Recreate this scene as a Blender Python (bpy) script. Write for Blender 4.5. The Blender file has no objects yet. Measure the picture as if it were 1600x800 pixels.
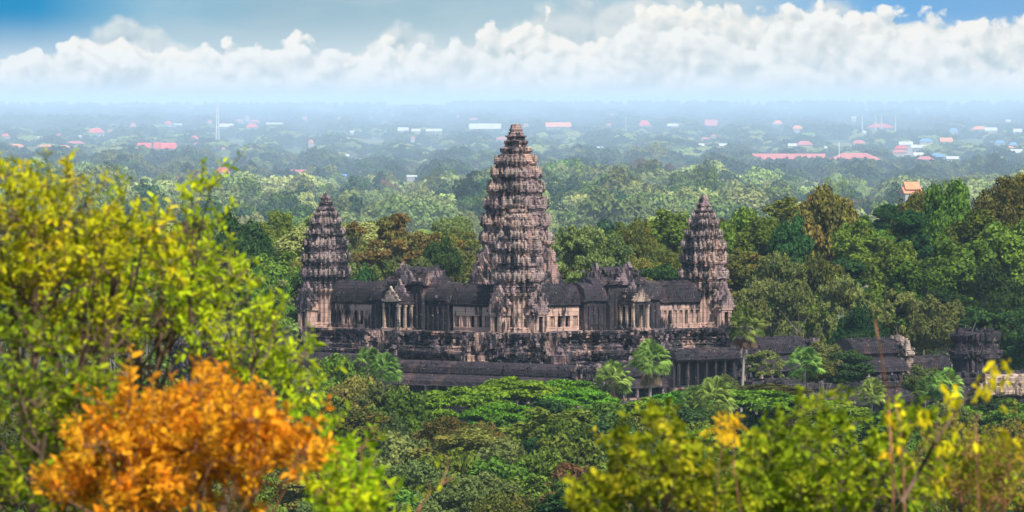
import bpy, math, random
import numpy as np
from mathutils import Vector, Matrix

SC = bpy.context.scene
COL = SC.collection
F = 13150.0            # focal length in photo pixels (1600 px wide): a long lens
HC = 63.0              # camera height over the plain
rng = np.random.default_rng(7)
random.seed(7)

# ------------------------------------------------------------------ camera
cam = bpy.data.cameras.new('camera')
cam.sensor_width = 36.0
cam.lens = F / 1600 * 36
cam.clip_start = 0.5
cam.clip_end = 200000
cam.dof.use_dof = True
cam.dof.focus_distance = 1480
cam.dof.aperture_fstop = 11.5
co = bpy.data.objects.new('camera', cam)
COL.objects.link(co)
co.location = (0, 0, HC)
co.rotation_euler = (math.radians(90) - math.atan(240 / F), 0, 0)
SC.camera = co

# ------------------------------------------------------------------ render / view
SC.view_settings.view_transform = 'Standard'
SC.view_settings.look = 'None'
SC.view_settings.exposure = 0.85
SC.view_settings.gamma = 1.0
SC.view_settings.use_curve_mapping = False
SC.render.engine = 'CYCLES'
SC.cycles.use_denoising = True
try:
    SC.cycles.denoiser = 'OPENIMAGEDENOISE'
    SC.cycles.denoising_input_passes = 'RGB_ALBEDO_NORMAL'
except Exception:
    pass
SC.cycles.max_bounces = 6
SC.cycles.diffuse_bounces = 3
SC.cycles.transmission_bounces = 4
SC.cycles.glossy_bounces = 2
SC.cycles.volume_bounces = 1
SC.cycles.caustics_reflective = False
SC.cycles.caustics_refractive = False

SUN_AZ, SUN_EL = math.radians(148), math.radians(52)   # azimuth from +Y towards +X
SUN_DIR = Vector((math.sin(SUN_AZ) * math.cos(SUN_EL), math.cos(SUN_AZ) * math.cos(SUN_EL), math.sin(SUN_EL)))
sl = bpy.data.lights.new('sun', 'SUN')
sl.energy = 4.6
sl.angle = math.radians(0.6)
sl.color = (1.0, 0.93, 0.82)
so = bpy.data.objects.new('sun', sl)
COL.objects.link(so)
so.location = (0, 0, 200)
so.rotation_euler = SUN_DIR.to_track_quat('Z', 'Y').to_euler()


class NT:
    """small helper around a node tree"""
    def __init__(s, tree):
        s.t = tree; s.n = tree.nodes; s.l = tree.links

    def node(s, typ, **kw):
        n = s.n.new(typ)
        for k, v in kw.items():
            setattr(n, k, v)
        return n

    def link(s, a, b):
        s.l.new(a, b)

    def setin(s, n, i, v):
        if v is None:
            return
        if isinstance(v, bpy.types.NodeSocket):
            s.l.new(v, n.inputs[i])
        else:
            n.inputs[i].default_value = v

    def math(s, op, a, b=None, c=None, clamp=False):
        n = s.n.new('ShaderNodeMath'); n.operation = op; n.use_clamp = clamp
        s.setin(n, 0, a); s.setin(n, 1, b); s.setin(n, 2, c)
        return n.outputs[0]

    def mix(s, f, a, b, mode='MIX'):
        n = s.n.new('ShaderNodeMix'); n.data_type = 'RGBA'; n.blend_type = mode
        n.clamp_factor = True
        s.setin(n, 0, f)
        for i, v in ((6, a), (7, b)):
            if isinstance(v, tuple) and len(v) == 3:
                v = (*v, 1)
            s.setin(n, i, v)
        return n.outputs[2]

    def sstep(s, v, a, b, to0=0.0, to1=1.0):
        n = s.n.new('ShaderNodeMapRange'); n.interpolation_type = 'SMOOTHSTEP'
        s.setin(n, 0, v); s.setin(n, 1, a); s.setin(n, 2, b); s.setin(n, 3, to0); s.setin(n, 4, to1)
        return n.outputs[0]

    def comb(s, x, y, z):
        n = s.n.new('ShaderNodeCombineXYZ')
        s.setin(n, 0, x); s.setin(n, 1, y); s.setin(n, 2, z)
        return n.outputs[0]

    def vadd(s, a, b):
        n = s.n.new('ShaderNodeVectorMath'); n.operation = 'ADD'
        s.setin(n, 0, a); s.setin(n, 1, b)
        return n.outputs[0]

    def vmul(s, a, b):
        n = s.n.new('ShaderNodeVectorMath'); n.operation = 'MULTIPLY'
        s.setin(n, 0, a); s.setin(n, 1, b)
        return n.outputs[0]

    def noise(s, vec, scale, detail=3, rough=0.5, dist=0.0, color=False):
        n = s.n.new('ShaderNodeTexNoise')
        s.setin(n, 'Vector', vec)
        n.inputs['Scale'].default_value = scale
        n.inputs['Detail'].default_value = detail
        n.inputs['Roughness'].default_value = rough
        n.inputs['Distortion'].default_value = dist
        return n.outputs['Color' if color else 'Fac']

    def ramp(s, fac, pts, interp='LINEAR'):
        n = s.n.new('ShaderNodeValToRGB'); n.color_ramp.interpolation = interp
        cr = n.color_ramp
        while len(cr.elements) < len(pts):
            cr.elements.new(0.5)
        for e, (p, c) in zip(cr.elements, sorted(pts, key=lambda q: q[0])):
            e.position = p
            e.color = (c, c, c, 1) if isinstance(c, (int, float)) else (*c, 1)
        s.setin(n, 0, fac)
        return n.outputs[0]


# ------------------------------------------------------------------ world: sky with a bank of cumulus low over the horizon
world = bpy.data.worlds.new('World')
SC.world = world
world.use_nodes = True
W = NT(world.node_tree)
for n in list(W.n):
    W.n.remove(n)
wout = W.node('ShaderNodeOutputWorld')
bg = W.node('ShaderNodeBackground')
sky = W.node('ShaderNodeTexSky', sky_type='NISHITA')
sky.sun_disc = False
sky.sun_elevation = SUN_EL
sky.sun_rotation = SUN_AZ
sky.air_density = 1.0
sky.dust_density = 1.2
tc = W.node('ShaderNodeTexCoord')
sx = W.node('ShaderNodeSeparateXYZ')
W.link(tc.outputs['Generated'], sx.inputs[0])
u = W.math('MULTIPLY', W.math('ARCTAN2', sx.outputs[0], sx.outputs[1]), F / 100)     # hundreds of photo px
v = W.math('MULTIPLY', W.math('ARCSINE', sx.outputs[2]), F / 100)
un = W.math('MULTIPLY_ADD', u, 1 / 20, 0.5)        # -10..10 -> 0..1
P2 = W.comb(u, v, 0.0)


def px01(x):
    return ((x - 800) / 100 + 10) / 20


blue_top = W.ramp(un, [(px01(-100), (0.012, 0.27, 0.56)), (px01(60), (0.016, 0.30, 0.60)), (px01(230), (0.26, 0.52, 0.70)),
                       (px01(420), (0.33, 0.52, 0.64)), (px01(700), (0.38, 0.56, 0.66)), (px01(1100), (0.50, 0.66, 0.76)),
                       (px01(1380), (0.16, 0.44, 0.80)), (px01(1600), (0.20, 0.44, 0.76))])
low = W.ramp(un, [(px01(0), (0.58, 0.71, 0.79)), (px01(250), (0.64, 0.73, 0.78)), (px01(700), (0.70, 0.79, 0.81)), (px01(1100), (0.76, 0.81, 0.82)), (px01(1600), (0.80, 0.85, 0.88))])
hor = W.ramp(un, [(px01(0), (0.80, 0.86, 0.87)), (px01(700), (0.90, 0.93, 0.90)), (px01(1600), (0.82, 0.84, 0.87))])
c = W.mix(W.sstep(v, 0.45, 1.5), low, blue_top)
c = W.mix(W.sstep(v, 0.0, 0.34), hor, c)
# high, soft, greyish deck in the middle
deckn = W.noise(W.vmul(P2, (0.5, 1.6, 1.0)), 0.9, 5, 0.55, 0.4)
deckm = W.math('MULTIPLY', W.sstep(deckn, 0.40, 0.66), W.ramp(un, [(px01(120), 0.0), (px01(300), 0.8), (px01(1150), 0.9), (px01(1350), 0.1)]))
c = W.mix(W.math('MULTIPLY', deckm, 0.5), c, (0.52, 0.65, 0.72))


def puff(vec):
    w = W.noise(vec, 1.3, 3, 0.5, 0, color=True)
    w = W.vmul(W.vadd(w, (-0.5, -0.5, -0.5)), (0.55, 0.45, 0.0))
    p = W.vadd(vec, w)
    a = W.noise(p, 1.15, 9, 0.60)
    vo = W.node('ShaderNodeTexVoronoi', feature='SMOOTH_F1')
    vo.inputs['Scale'].default_value = 2.0
    vo.inputs['Smoothness'].default_value = 0.35
    W.link(p, vo.inputs['Vector'])
    vo2 = W.node('ShaderNodeTexVoronoi', feature='SMOOTH_F1')
    vo2.inputs['Scale'].default_value = 4.8
    vo2.inputs['Smoothness'].default_value = 0.35
    W.link(p, vo2.inputs['Vector'])
    b = W.math('MULTIPLY', vo.outputs['Distance'], -0.50)
    b2 = W.math('MULTIPLY', vo2.outputs['Distance'], -0.24)
    s_ = W.math('MULTIPLY_ADD', a, 1.15, -0.25)
    return W.math('ADD', W.math('ADD', s_, b), b2)


def cloud_layer(base, seed, tops, lit, shade, sharp, relief, amp, alpha, floor_):
    relief = relief * 0.85
    vec = W.vadd(P2, (seed * 3.7, 0.0, seed * 1.9))
    f0 = puff(vec)
    f1 = puff(W.vadd(vec, (-0.09, 0.15, 0.0)))
    h = W.ramp(un, [(px01(x), (160 - y) / 200) for x, y in tops], 'EASE')
    h = W.math('MULTIPLY', h, 2.0)
    d = W.math('ADD', W.math('SUBTRACT', h, v), W.math('MULTIPLY', W.math('SUBTRACT', f0, 0.1), amp))
    m = W.sstep(d, 0.0, sharp)
    m = W.math('MULTIPLY', m, W.sstep(v, floor_ - .2, floor_ + 0.25, 0.0, alpha))
    r = W.math('MULTIPLY_ADD', W.math('SUBTRACT', f0, f1), relief, 0.60, clamp=True)
    top = W.sstep(d, 0.0, 0.55, 0.30, 0.0)
    r = W.math('ADD', r, top, clamp=True)
    cc = W.mix(r, shade, lit)
    cc = W.mix(W.sstep(v, -0.1, 0.45, 0.25, 1.0), low, cc)
    return W.mix(m, base, cc)


c = cloud_layer(c, 1.0, [(-80, 120), (60, 100), (150, 30), (200, 10), (250, 20), (330, 80), (520, 70), (640, 20), (700, 60), (860, -10), (1010, -25), (1150, 10), (1300, -20), (1420, 60), (1680, 100)],
                (0.80, 0.84, 0.84), (0.42, 0.54, 0.62), 0.22, 2.0, 0.6, 0.75, 0.25)
c = cloud_layer(c, 2.3, [(-60, 85), (60, 75), (110, 40), (180, 30), (230, 70), (300, 52), (380, 72), (450, 42), (540, 66), (620, 48), (720, 62), (770, 30), (850, 15), (930, 50), (1000, 0)],
                (1.0, 0.98, 0.93), (0.55, 0.65, 0.70), 0.12, 2.9, 1.0, 0.95, 0.20)
c = cloud_layer(c, 4.9, [(930, 60), (1010, 8), (1080, 25), (1160, 50), (1220, 25), (1290, 4), (1380, 28), (1480, 44), (1560, 72), (1660, 110)],
                (0.96, 0.97, 0.95), (0.58, 0.67, 0.72), 0.12, 2.7, 0.95, 0.95, 0.20)
c = cloud_layer(c, 8.1, [(-80, 150), (60, 112), (150, 130), (300, 105), (430, 140), (560, 104), (700, 128), (830, 100), (1000, 132), (1200, 96), (1400, 130), (1620, 110)],
                (0.95, 0.96, 0.93), (0.60, 0.70, 0.76), 0.14, 2.2, 0.60, 0.80, 0.08)
bandm = W.sstep(v, 2.4, 9.0)
W.link(c, bg.inputs[0])
bg.inputs[1].default_value = 0.53
bg2 = W.node('ShaderNodeBackground')
W.link(sky.outputs[0], bg2.inputs[0])
bg2.inputs[1].default_value = 0.12
wmix = W.node('ShaderNodeMixShader')
W.link(bandm, wmix.inputs[0]); W.link(bg.outputs[0], wmix.inputs[1]); W.link(bg2.outputs[0], wmix.inputs[2])
W.link(wmix.outputs[0], wout.inputs[0])
world.cycles.sampling_method = 'MANUAL'
world.cycles.sample_map_resolution = 256


# ------------------------------------------------------------------ placing helpers
def gz(r):
    """height of the land at distance r from the hill top"""
    r = np.asarray(r, float)
    t = np.clip((r - 8000) / 23000, 0, 1)
    far = 52 * t ** 1.35
    hill = np.interp(r, [0, 10, 16, 40, 60, 90, 150, 260, 420, 600], [61.2, 61.2, 59.6, 58.0, 57.2, 53, 40, 18, 3, 0])
    return np.where(r < 700, hill, far)


def P(x, y, D):
    return Vector(((x - 800) / F * D, D, HC - (y - 160) / F * D))


def X_(x, D):
    return (x - 800) / F * D


def Z_(y, D):
    return HC - (y - 160) / F * D


def tag(o, label=None, cat=None, group=None, kind=None):
    if label: o['label'] = label
    if cat: o['category'] = cat
    if group: o['group'] = group
    if kind: o['kind'] = kind
    return o


def empty(name, loc, rz=0.0, **kw):
    o = bpy.data.objects.new(name, None)
    o.empty_display_size = 1
    COL.objects.link(o)
    o.location = loc
    o.rotation_euler = (0, 0, rz)
    tag(o, **kw)
    return o


def np_mesh(name, V, faces, mats, tint=None, smooth=False, mat_idx=None):
    """faces: list of int arrays (n,k)"""
    me = bpy.data.meshes.new(name)
    V = np.asarray(V, np.float32)
    loops = np.concatenate([np.asarray(f).ravel() for f in faces]).astype(np.int32)
    tot = np.concatenate([np.full(len(f), np.asarray(f).shape[1], np.int32) for f in faces])
    start = np.concatenate([[0], np.cumsum(tot)[:-1]]).astype(np.int32)
    me.vertices.add(len(V)); me.vertices.foreach_set('co', V.ravel())
    me.loops.add(len(loops)); me.loops.foreach_set('vertex_index', loops)
    me.polygons.add(len(tot)); me.polygons.foreach_set('loop_start', start)
    try:
        me.polygons.foreach_set('loop_total', tot)
    except Exception:
        pass
    if smooth:
        me.polygons.foreach_set('use_smooth', np.ones(len(tot), bool))
    if mat_idx is not None:
        me.polygons.foreach_set('material_index', np.asarray(mat_idx, np.int32))
    me.update(calc_edges=True)
    me.validate()
    for m in (mats if isinstance(mats, (list, tuple)) else [mats]):
        me.materials.append(m)
    if tint is not None:
        a = me.attributes.new('tint', 'FLOAT', 'FACE')
        a.data.foreach_set('value', np.asarray(tint, np.float32))
    return me


def link(name, me, parent=None, loc=(0, 0, 0), rot=(0, 0, 0), scale=(1, 1, 1)):
    o = bpy.data.objects.new(name, me)
    COL.objects.link(o)
    if parent: o.parent = parent
    o.location = loc; o.rotation_euler = rot; o.scale = scale
    return o


class MB:
    """collects polygons, then links them as one mesh object"""
    def __init__(s, seed=0):
        s.v = []; s.f = []; s.n = 0; s.M = Matrix.Identity(4); s.r = random.Random(seed)

    def add(s, vs, fs):
        b = s.n
        M = s.M
        for p in vs:
            s.v.append(tuple(M @ Vector(p)))
        s.n += len(vs)
        for f in fs:
            s.f.append(tuple(i + b for i in f))

    def box(s, c, d, j=0.0, rz=0.0, top=1.0):
        x, y, z = c; a, b, h = d[0] / 2, d[1] / 2, d[2] / 2
        vs = []
        cr, sr = math.cos(rz), math.sin(rz)
        for k in (-1, 1):
            t = top if k > 0 else 1
            for (p, q) in ((-1, -1), (1, -1), (1, 1), (-1, 1)):
                dx, dy = p * a * t + s.r.uniform(-j, j), q * b * t + s.r.uniform(-j, j)
                vs.append((x + dx * cr - dy * sr, y + dx * sr + dy * cr, z + k * h + s.r.uniform(-j, j)))
        s.add(vs, [(3, 2, 1, 0), (4, 5, 6, 7), (0, 1, 5, 4), (1, 2, 6, 5), (2, 3, 7, 6), (3, 0, 4, 7)])

    def tube(s, pts, rads, k=6):
        pts = [Vector(p) for p in pts]
        vs = []; fs = []
        for i, p in enumerate(pts):
            t = (pts[min(i + 1, len(pts) - 1)] - pts[max(i - 1, 0)])
            t = t.normalized() if t.length > 1e-9 else Vector((0, 0, 1))
            a = t.cross(Vector((0.31, 0.2, 0.93)) if abs(t.z) < 0.95 else Vector((1, 0, 0))).normalized()
            b = t.cross(a)
            for q in range(k):
                th = 2 * math.pi * q / k
                vs.append(p + (a * math.cos(th) + b * math.sin(th)) * rads[i])
        for i in range(len(pts) - 1):
            for q in range(k):
                fs.append((i * k + q, i * k + (q + 1) % k, (i + 1) * k + (q + 1) % k, (i + 1) * k + q))
        fs.append(tuple(range(k))[::-1])
        fs.append(tuple((len(pts) - 1) * k + q for q in range(k)))
        s.add(vs, fs)

    def rings(s, rings, cap=True, closed=True):
        k = len(rings[0]); vs = [p for r in rings for p in r]; fs = []
        m = k if closed else k - 1
        for i in range(len(rings) - 1):
            for q in range(m):
                fs.append((i * k + q, i * k + (q + 1) % k, (i + 1) * k + (q + 1) % k, (i + 1) * k + q))
        if cap and closed:
            fs.append(tuple((len(rings) - 1) * k + q for q in range(k)))
        s.add(vs, fs)

    def sweep(s, prof, s0, s1, step=0.8, j=0.04, capends=True):
        """prof: list of (n, z); swept along local x from s0 to s1 (local y = n)"""
        N = max(1, int(round(abs(s1 - s0) / step)))
        rings = []
        for i in range(N + 1):
            x = s0 + (s1 - s0) * i / N
            rings.append([(x + (s.r.uniform(-j, j) if 0 < i < N else 0), n + s.r.uniform(-j, j), z + s.r.uniform(-j, j)) for n, z in prof])
        s.rings(rings, cap=False, closed=False)
        if capends:
            k = len(prof)
            s.add(rings[0], [tuple(range(k))])
            s.add(rings[-1], [tuple(range(k))[::-1]])

    def stone(s, c, w, h, d=None, j=0.06):
        """pointed antefix stone"""
        d = d or w * 0.8
        x, y, z = c
        R = lambda: s.r.uniform(-j, j)
        a, b = w / 2, d / 2
        vs = [(x - a, y - b, z), (x + a, y - b, z), (x + a, y + b, z), (x - a, y + b, z)]
        vs += [(x - a * 1.1 + R(), y - b * 1.1 + R(), z + h * .5), (x + a * 1.1 + R(), y - b * 1.1 + R(), z + h * .5), (x + a * 1.1 + R(), y + b * 1.1 + R(), z + h * .5), (x - a * 1.1 + R(), y + b * 1.1 + R(), z + h * .5)]
        vs += [(x + R(), y + R(), z + h)]
        s.add(vs, [(0, 1, 5, 4), (1, 2, 6, 5), (2, 3, 7, 6), (3, 0, 4, 7), (4, 5, 8), (5, 6, 8), (6, 7, 8), (7, 4, 8)])

    def build(s, name, mat, parent=None, loc=(0, 0, 0), rz=0.0, smooth=False):
        me = bpy.data.meshes.new(name)
        me.from_pydata(s.v, [], s.f)
        me.materials.append(mat)
        if smooth:
            me.polygons.foreach_set('use_smooth', [True] * len(me.polygons))
        me.update()
        return link(name, me, parent, loc, (0, 0, rz))


# ------------------------------------------------------------------ materials
def new_mat(name):
    m = bpy.data.materials.new(name); m.use_nodes = True
    t = NT(m.node_tree)
    for n in list(t.n):
        t.n.remove(n)
    out = t.node('ShaderNodeOutputMaterial')
    return m, t, out


def foliage(name, dark, light, warm=None, trans=0.18, var=0.42, patch=0.15):
    m, t, out = new_mat(name)
    at = t.node('ShaderNodeAttribute', attribute_name='tint')
    oi = t.node('ShaderNodeObjectInfo')
    tcn = t.node('ShaderNodeTexCoord')
    pn = t.noise(tcn.outputs['Object'], patch, 2)
    f = t.math('ADD', t.math('MULTIPLY', at.outputs['Fac'], 0.7), t.math('MULTIPLY_ADD', pn, 0.9, -0.3), clamp=True)
    col = t.mix(f, dark, light)
    if warm:
        wn = t.noise(t.vadd(tcn.outputs['Object'], (31, 5, 9)), patch * 1.7, 3)
        col = t.mix(t.sstep(wn, 0.50, 0.68, 0, 0.8), col, warm)
    hsv = t.node('ShaderNodeHueSaturation')
    t.link(t.math('MULTIPLY_ADD', oi.outputs['Random'], 0.06, 0.47), hsv.inputs['Hue'])
    rr = t.math('FRACT', t.math('MULTIPLY', oi.outputs['Random'], 7.31))
    t.link(t.math('MULTIPLY_ADD', rr, 2 * var, 1 - var), hsv.inputs['Value'])
    t.link(col, hsv.inputs['Color'])
    d = t.node('ShaderNodeBsdfDiffuse'); t.link(hsv.outputs[0], d.inputs[0])
    tr = t.node('ShaderNodeBsdfTranslucent'); t.link(hsv.outputs[0], tr.inputs[0])
    mx = t.node('ShaderNodeMixShader'); mx.inputs[0].default_value = trans
    t.link(d.outputs[0], mx.inputs[1]); t.link(tr.outputs[0], mx.inputs[2])
    t.link(mx.outputs[0], out.inputs[0])
    return m


def simple(name, col, rough=0.8, var=0.3, scale=2.0, spec=0.3, col2=None):
    m, t, out = new_mat(name)
    b = t.node('ShaderNodeBsdfPrincipled')
    tcn = t.node('ShaderNodeTexCoord')
    n = t.noise(tcn.outputs['Object'], scale, 4)
    c2 = col2 or tuple(q * (1 - var) for q in col)
    t.link(t.mix(t.sstep(n, 0.35, 0.65), c2, col), b.inputs['Base Color'])
    b.inputs['Roughness'].default_value = rough
    b.inputs['Specular IOR Level'].default_value = spec
    t.link(b.outputs[0], out.inputs[0])
    return m


def stone(name, base, warm, black_lo, black_hi, warm_lo=0.48, warm_hi=0.62, pale=0.62, dark=(0.022, 0.02, 0.024), bump=0.6, joint=0.38):
    m, t, out = new_mat(name)
    b = t.node('ShaderNodeBsdfPrincipled')
    g = t.node('ShaderNodeNewGeometry')
    pos = g.outputs['Position']
    rel = t.vadd(pos, (0, -1500, 0))
    big = t.noise(rel, 0.16, 4, 0.6)
    col = t.mix(t.sstep(big, warm_lo, warm_hi), base, warm)
    med = t.noise(rel, 1.1, 5, 0.65)
    col = t.mix(t.sstep(med, 0.3, 0.72, 0.0, 0.55), col, tuple(q * 1.6 for q in base))
    # courses of blocks: joints and block-to-block variation
    sp = t.node('ShaderNodeSeparateXYZ'); t.link(rel, sp.inputs[0])
    hz = t.math('ADD', sp.outputs[0], sp.outputs[1])
    br = t.node('ShaderNodeTexBrick')
    t.link(t.comb(hz, sp.outputs[2], 0.0), br.inputs['Vector'])
    br.inputs['Color1'].default_value = (1, 1, 1, 1); br.inputs['Color2'].default_value = (0.62, 0.62, 0.62, 1)
    br.inputs['Mortar'].default_value = (0.18, 0.18, 0.18, 1)
    br.inputs['Scale'].default_value = 1.0
    br.inputs['Mortar Size'].default_value = 0.03
    br.inputs['Brick Width'].default_value = 1.5
    br.inputs['Row Height'].default_value = joint
    col = t.mix(0.75, col, br.outputs[0], 'MULTIPLY')
    # black lichen running down
    st = t.noise(t.vmul(rel, (1.0, 1.0, 0.22)), 1.25, 6, 0.62)
    lo = t.noise(rel, 0.22, 3, 0.5)
    k = t.math('MULTIPLY_ADD', lo, 0.5, t.math('MULTIPLY', st, 0.75))
    col = t.mix(t.sstep(k, black_lo, black_hi), col, dark)
    # pale lichen flecks
    fl = t.noise(rel, 2.6, 4, 0.7)
    col = t.mix(t.sstep(fl, pale, pale + 0.07, 0, 0.75), col, (0.42, 0.40, 0.37))
    t.link(col, b.inputs['Base Color'])
    b.inputs['Roughness'].default_value = 0.95
    b.inputs['Specular IOR Level'].default_value = 0.15
    bp = t.node('ShaderNodeBump')
    bp.inputs['Strength'].default_value = bump
    bp.inputs['Distance'].default_value = 0.25
    hh = t.math('ADD', t.math('MULTIPLY', t.noise(rel, 3.0, 5, 0.7), 1.0), t.math('MULTIPLY', br.outputs['Fac'], -0.5))
    t.link(hh, bp.inputs['Height'])
    t.link(bp.outputs[0], b.inputs['Normal'])
    t.link(b.outputs[0], out.inputs[0])
    return m


ST_TOWER = stone('stone_tower', (0.19, 0.14, 0.148), (0.33, 0.22, 0.17), 0.53, 0.66, 0.50, 0.64)
ST_CENT = stone('stone_central_tower', (0.235, 0.165, 0.162), (0.38, 0.23, 0.17), 0.56, 0.69, 0.48, 0.62)
ST_WALL = stone('stone_wall', (0.24, 0.165, 0.155), (0.43, 0.29, 0.225), 0.59, 0.70, 0.36, 0.50, pale=0.70, joint=0.8)
ST_BASE = stone('stone_base', (0.12, 0.09, 0.105), (0.42, 0.27, 0.20), 0.55, 0.66, 0.47, 0.56, joint=0.45)
ST_ROOF = stone('stone_roof', (0.034, 0.026, 0.034), (0.085, 0.055, 0.05), 0.56, 0.70, 0.50, 0.62, pale=0.64, joint=0.5)
ST_DARK = stone('stone_dark', (0.055, 0.040, 0.048), (0.26, 0.17, 0.13), 0.52, 0.64, 0.56, 0.66)
ST_PALE = stone('stone_pale', (0.26, 0.20, 0.17), (0.40, 0.29, 0.21), 0.62, 0.74, 0.40, 0.6, pale=0.6)
ST_PEACH = stone('stone_peach_wall', (0.32, 0.215, 0.185), (0.46, 0.305, 0.235), 0.68, 0.78, 0.36, 0.50, pale=0.74, joint=0.8, bump=0.3)
ST_ANTE = stone('stone_antefixes', (0.24, 0.185, 0.17), (0.36, 0.25, 0.19), 0.60, 0.74, 0.46, 0.6)
INSIDE = simple('opening_shade', (0.035, 0.03, 0.035), 1.0, 0.4)  # near-black colour standing in for the shade inside openings

G_MID = foliage('leaves_mid_green', (0.026, 0.056, 0.008), (0.135, 0.200, 0.024))
G_DARK = foliage('leaves_dark_green', (0.010, 0.032, 0.012), (0.045, 0.092, 0.020))
G_OLIVE = foliage('leaves_olive', (0.045, 0.052, 0.010), (0.18, 0.175, 0.035), warm=(0.17, 0.10, 0.025))
G_BRIGHT = foliage('leaves_bright_green', (0.035, 0.085, 0.006), (0.140, 0.260, 0.018), var=0.12, patch=0.3)
G_PALE = foliage('leaves_pale_green', (0.13, 0.17, 0.045), (0.31, 0.36, 0.11))
G_BROWN = foliage('leaves_brown', (0.06, 0.045, 0.015), (0.19, 0.115, 0.040), warm=(0.12, 0.13, 0.03))
G_GREY = foliage('leaves_grey_green', (0.040, 0.062, 0.018), (0.165, 0.195, 0.050))
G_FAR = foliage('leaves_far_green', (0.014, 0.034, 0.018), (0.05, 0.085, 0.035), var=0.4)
G_PALM = foliage('palm_fronds_green', (0.035, 0.080, 0.012), (0.27, 0.38, 0.075), patch=0.8)
G_DEAD = foliage('palm_fronds_dead', (0.12, 0.07, 0.04), (0.38, 0.24, 0.16), patch=0.8)
F_YELL = foliage('leaves_yellow_green', (0.07, 0.13, 0.006), (0.62, 0.70, 0.018), warm=(0.68, 0.58, 0.015), trans=0.45, var=0.05, patch=2.0)
F_ORNG = foliage('leaves_orange', (0.22, 0.055, 0.004), (0.98, 0.56, 0.025), warm=(0.92, 0.36, 0.018), trans=0.45, var=0.05, patch=2.5)
F_GREEN = foliage('leaves_fresh_green', (0.012, 0.032, 0.003), (0.28, 0.38, 0.016), warm=(0.46, 0.46, 0.02), trans=0.4, var=0.05, patch=2.0)
F_RUST = foliage('leaves_rusty', (0.06, 0.07, 0.01), (0.38, 0.38, 0.02), warm=(0.40, 0.18, 0.02), trans=0.4, var=0.05, patch=2.0)
F_GOLD = foliage('leaves_golden', (0.55, 0.34, 0.01), (0.85, 0.66, 0.02), trans=0.45, var=0.05, patch=2.0)
BARK = simple('bark_grey', (0.22, 0.18, 0.15), 0.95, 0.5, 1.5)
BARK_D = simple('bark_brown', (0.12, 0.075, 0.045), 0.95, 0.5, 8)
BARK_R = simple('bark_reddish', (0.30, 0.13, 0.06), 0.9, 0.5, 10)
BARK_P = simple('bark_pale', (0.28, 0.25, 0.21), 0.95, 0.4, 1.5)

# ------------------------------------------------------------------ ground: one polar sheet to the horizon
def make_ground():
    rad = np.concatenate([[0, 6, 10, 12, 14, 16, 22, 30, 40, 50, 60, 75, 90, 120, 150, 200, 260, 330, 420, 500, 600, 690, 800],
                          np.linspace(1000, 8000, 30), np.linspace(8500, 31000, 46), [34000, 40000, 50000, 70000, 100000]])
    ang = np.radians(np.concatenate([np.linspace(-180, -12, 40, endpoint=False), np.linspace(-12, 12, 70, endpoint=False), np.linspace(12, 180, 40, endpoint=False)]))
    R, A = np.meshgrid(rad, ang, indexing='ij')
    Z = gz(R)
    und = 0.6 * np.sin(R / 37.0) * np.cos(A * 40) + 3.0 * np.sin(R / 2900.0 + A * 60) * np.clip((R - 12000) / 8000, 0, 1) * np.clip((34000 - R) / 3000, 0, 1)
    Z = Z + np.where(R > 20, np.where(R < 600, und, und), 0)
    V = np.stack([R * np.sin(A), R * np.cos(A), Z], -1).reshape(-1, 3)
    n, k = len(rad), len(ang)
    i, j = np.meshgrid(np.arange(n - 1), np.arange(k), indexing='ij')
    a = i * k + j; b = i * k + (j + 1) % k; c2 = (i + 1) * k + (j + 1) % k; d = (i + 1) * k + j
    Fc = np.stack([a, b, c2, d], -1).reshape(-1, 4)[:, ::-1]
    m, t, out = new_mat('ground_grass_and_soil')
    g = t.node('ShaderNodeNewGeometry')
    p = t.vmul(g.outputs['Position'], (0.001, 0.001, 0.001))
    n1 = t.noise(t.vmul(p, (1.0, 0.45, 1.0)), 2.2, 5, 0.6)
    n2 = t.noise(t.vmul(p, (1, 1, 1)), 60, 4, 0.6)
    col = t.mix(t.sstep(n1, 0.45, 0.60), (0.045, 0.075, 0.030), (0.17, 0.17, 0.075))
    col = t.mix(t.sstep(n2, 0.35, 0.7, 0, 0.6), col, (0.05, 0.06, 0.025))
    bs = t.node('ShaderNodeBsdfPrincipled'); bs.inputs['Roughness'].default_value = 1.0
    bs.inputs['Specular IOR Level'].default_value = 0.0
    t.link(col, bs.inputs['Base Color']); t.link(bs.outputs[0], out.inputs[0])
    o = link('ground', np_mesh('ground', V, [Fc], m, smooth=True))
    tag(o, kind='structure')


make_ground()

# ------------------------------------------------------------------ temple
TC = Vector((0.7, 1500, 0))          # centre of the upper terrace
Q = math.pi / 4


def redent(w):
    """plan of a tower with stepped corners, counter-clockwise"""
    q = [(1.0, -0.36), (1.0, 0.36), (0.88, 0.36), (0.88, 0.60), (0.74, 0.60), (0.74, 0.74), (0.60, 0.74), (0.60, 0.88), (0.36, 0.88)]
    pts = []
    for k in range(4):
        c_, s_ = [(1, 0), (0, 1), (-1, 0), (0, -1)][k]
        for x, y in q[1:]:
            pts.append(((x * c_ - y * s_) * w, (x * s_ + y * c_) * w))
        # first point of the next side
        x, y = q[0]
        c_, s_ = [(0, 1), (-1, 0), (0, -1), (1, 0)][k]
        pts.append(((x * c_ - y * s_) * w, (x * s_ + y * c_) * w))
    return pts


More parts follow.
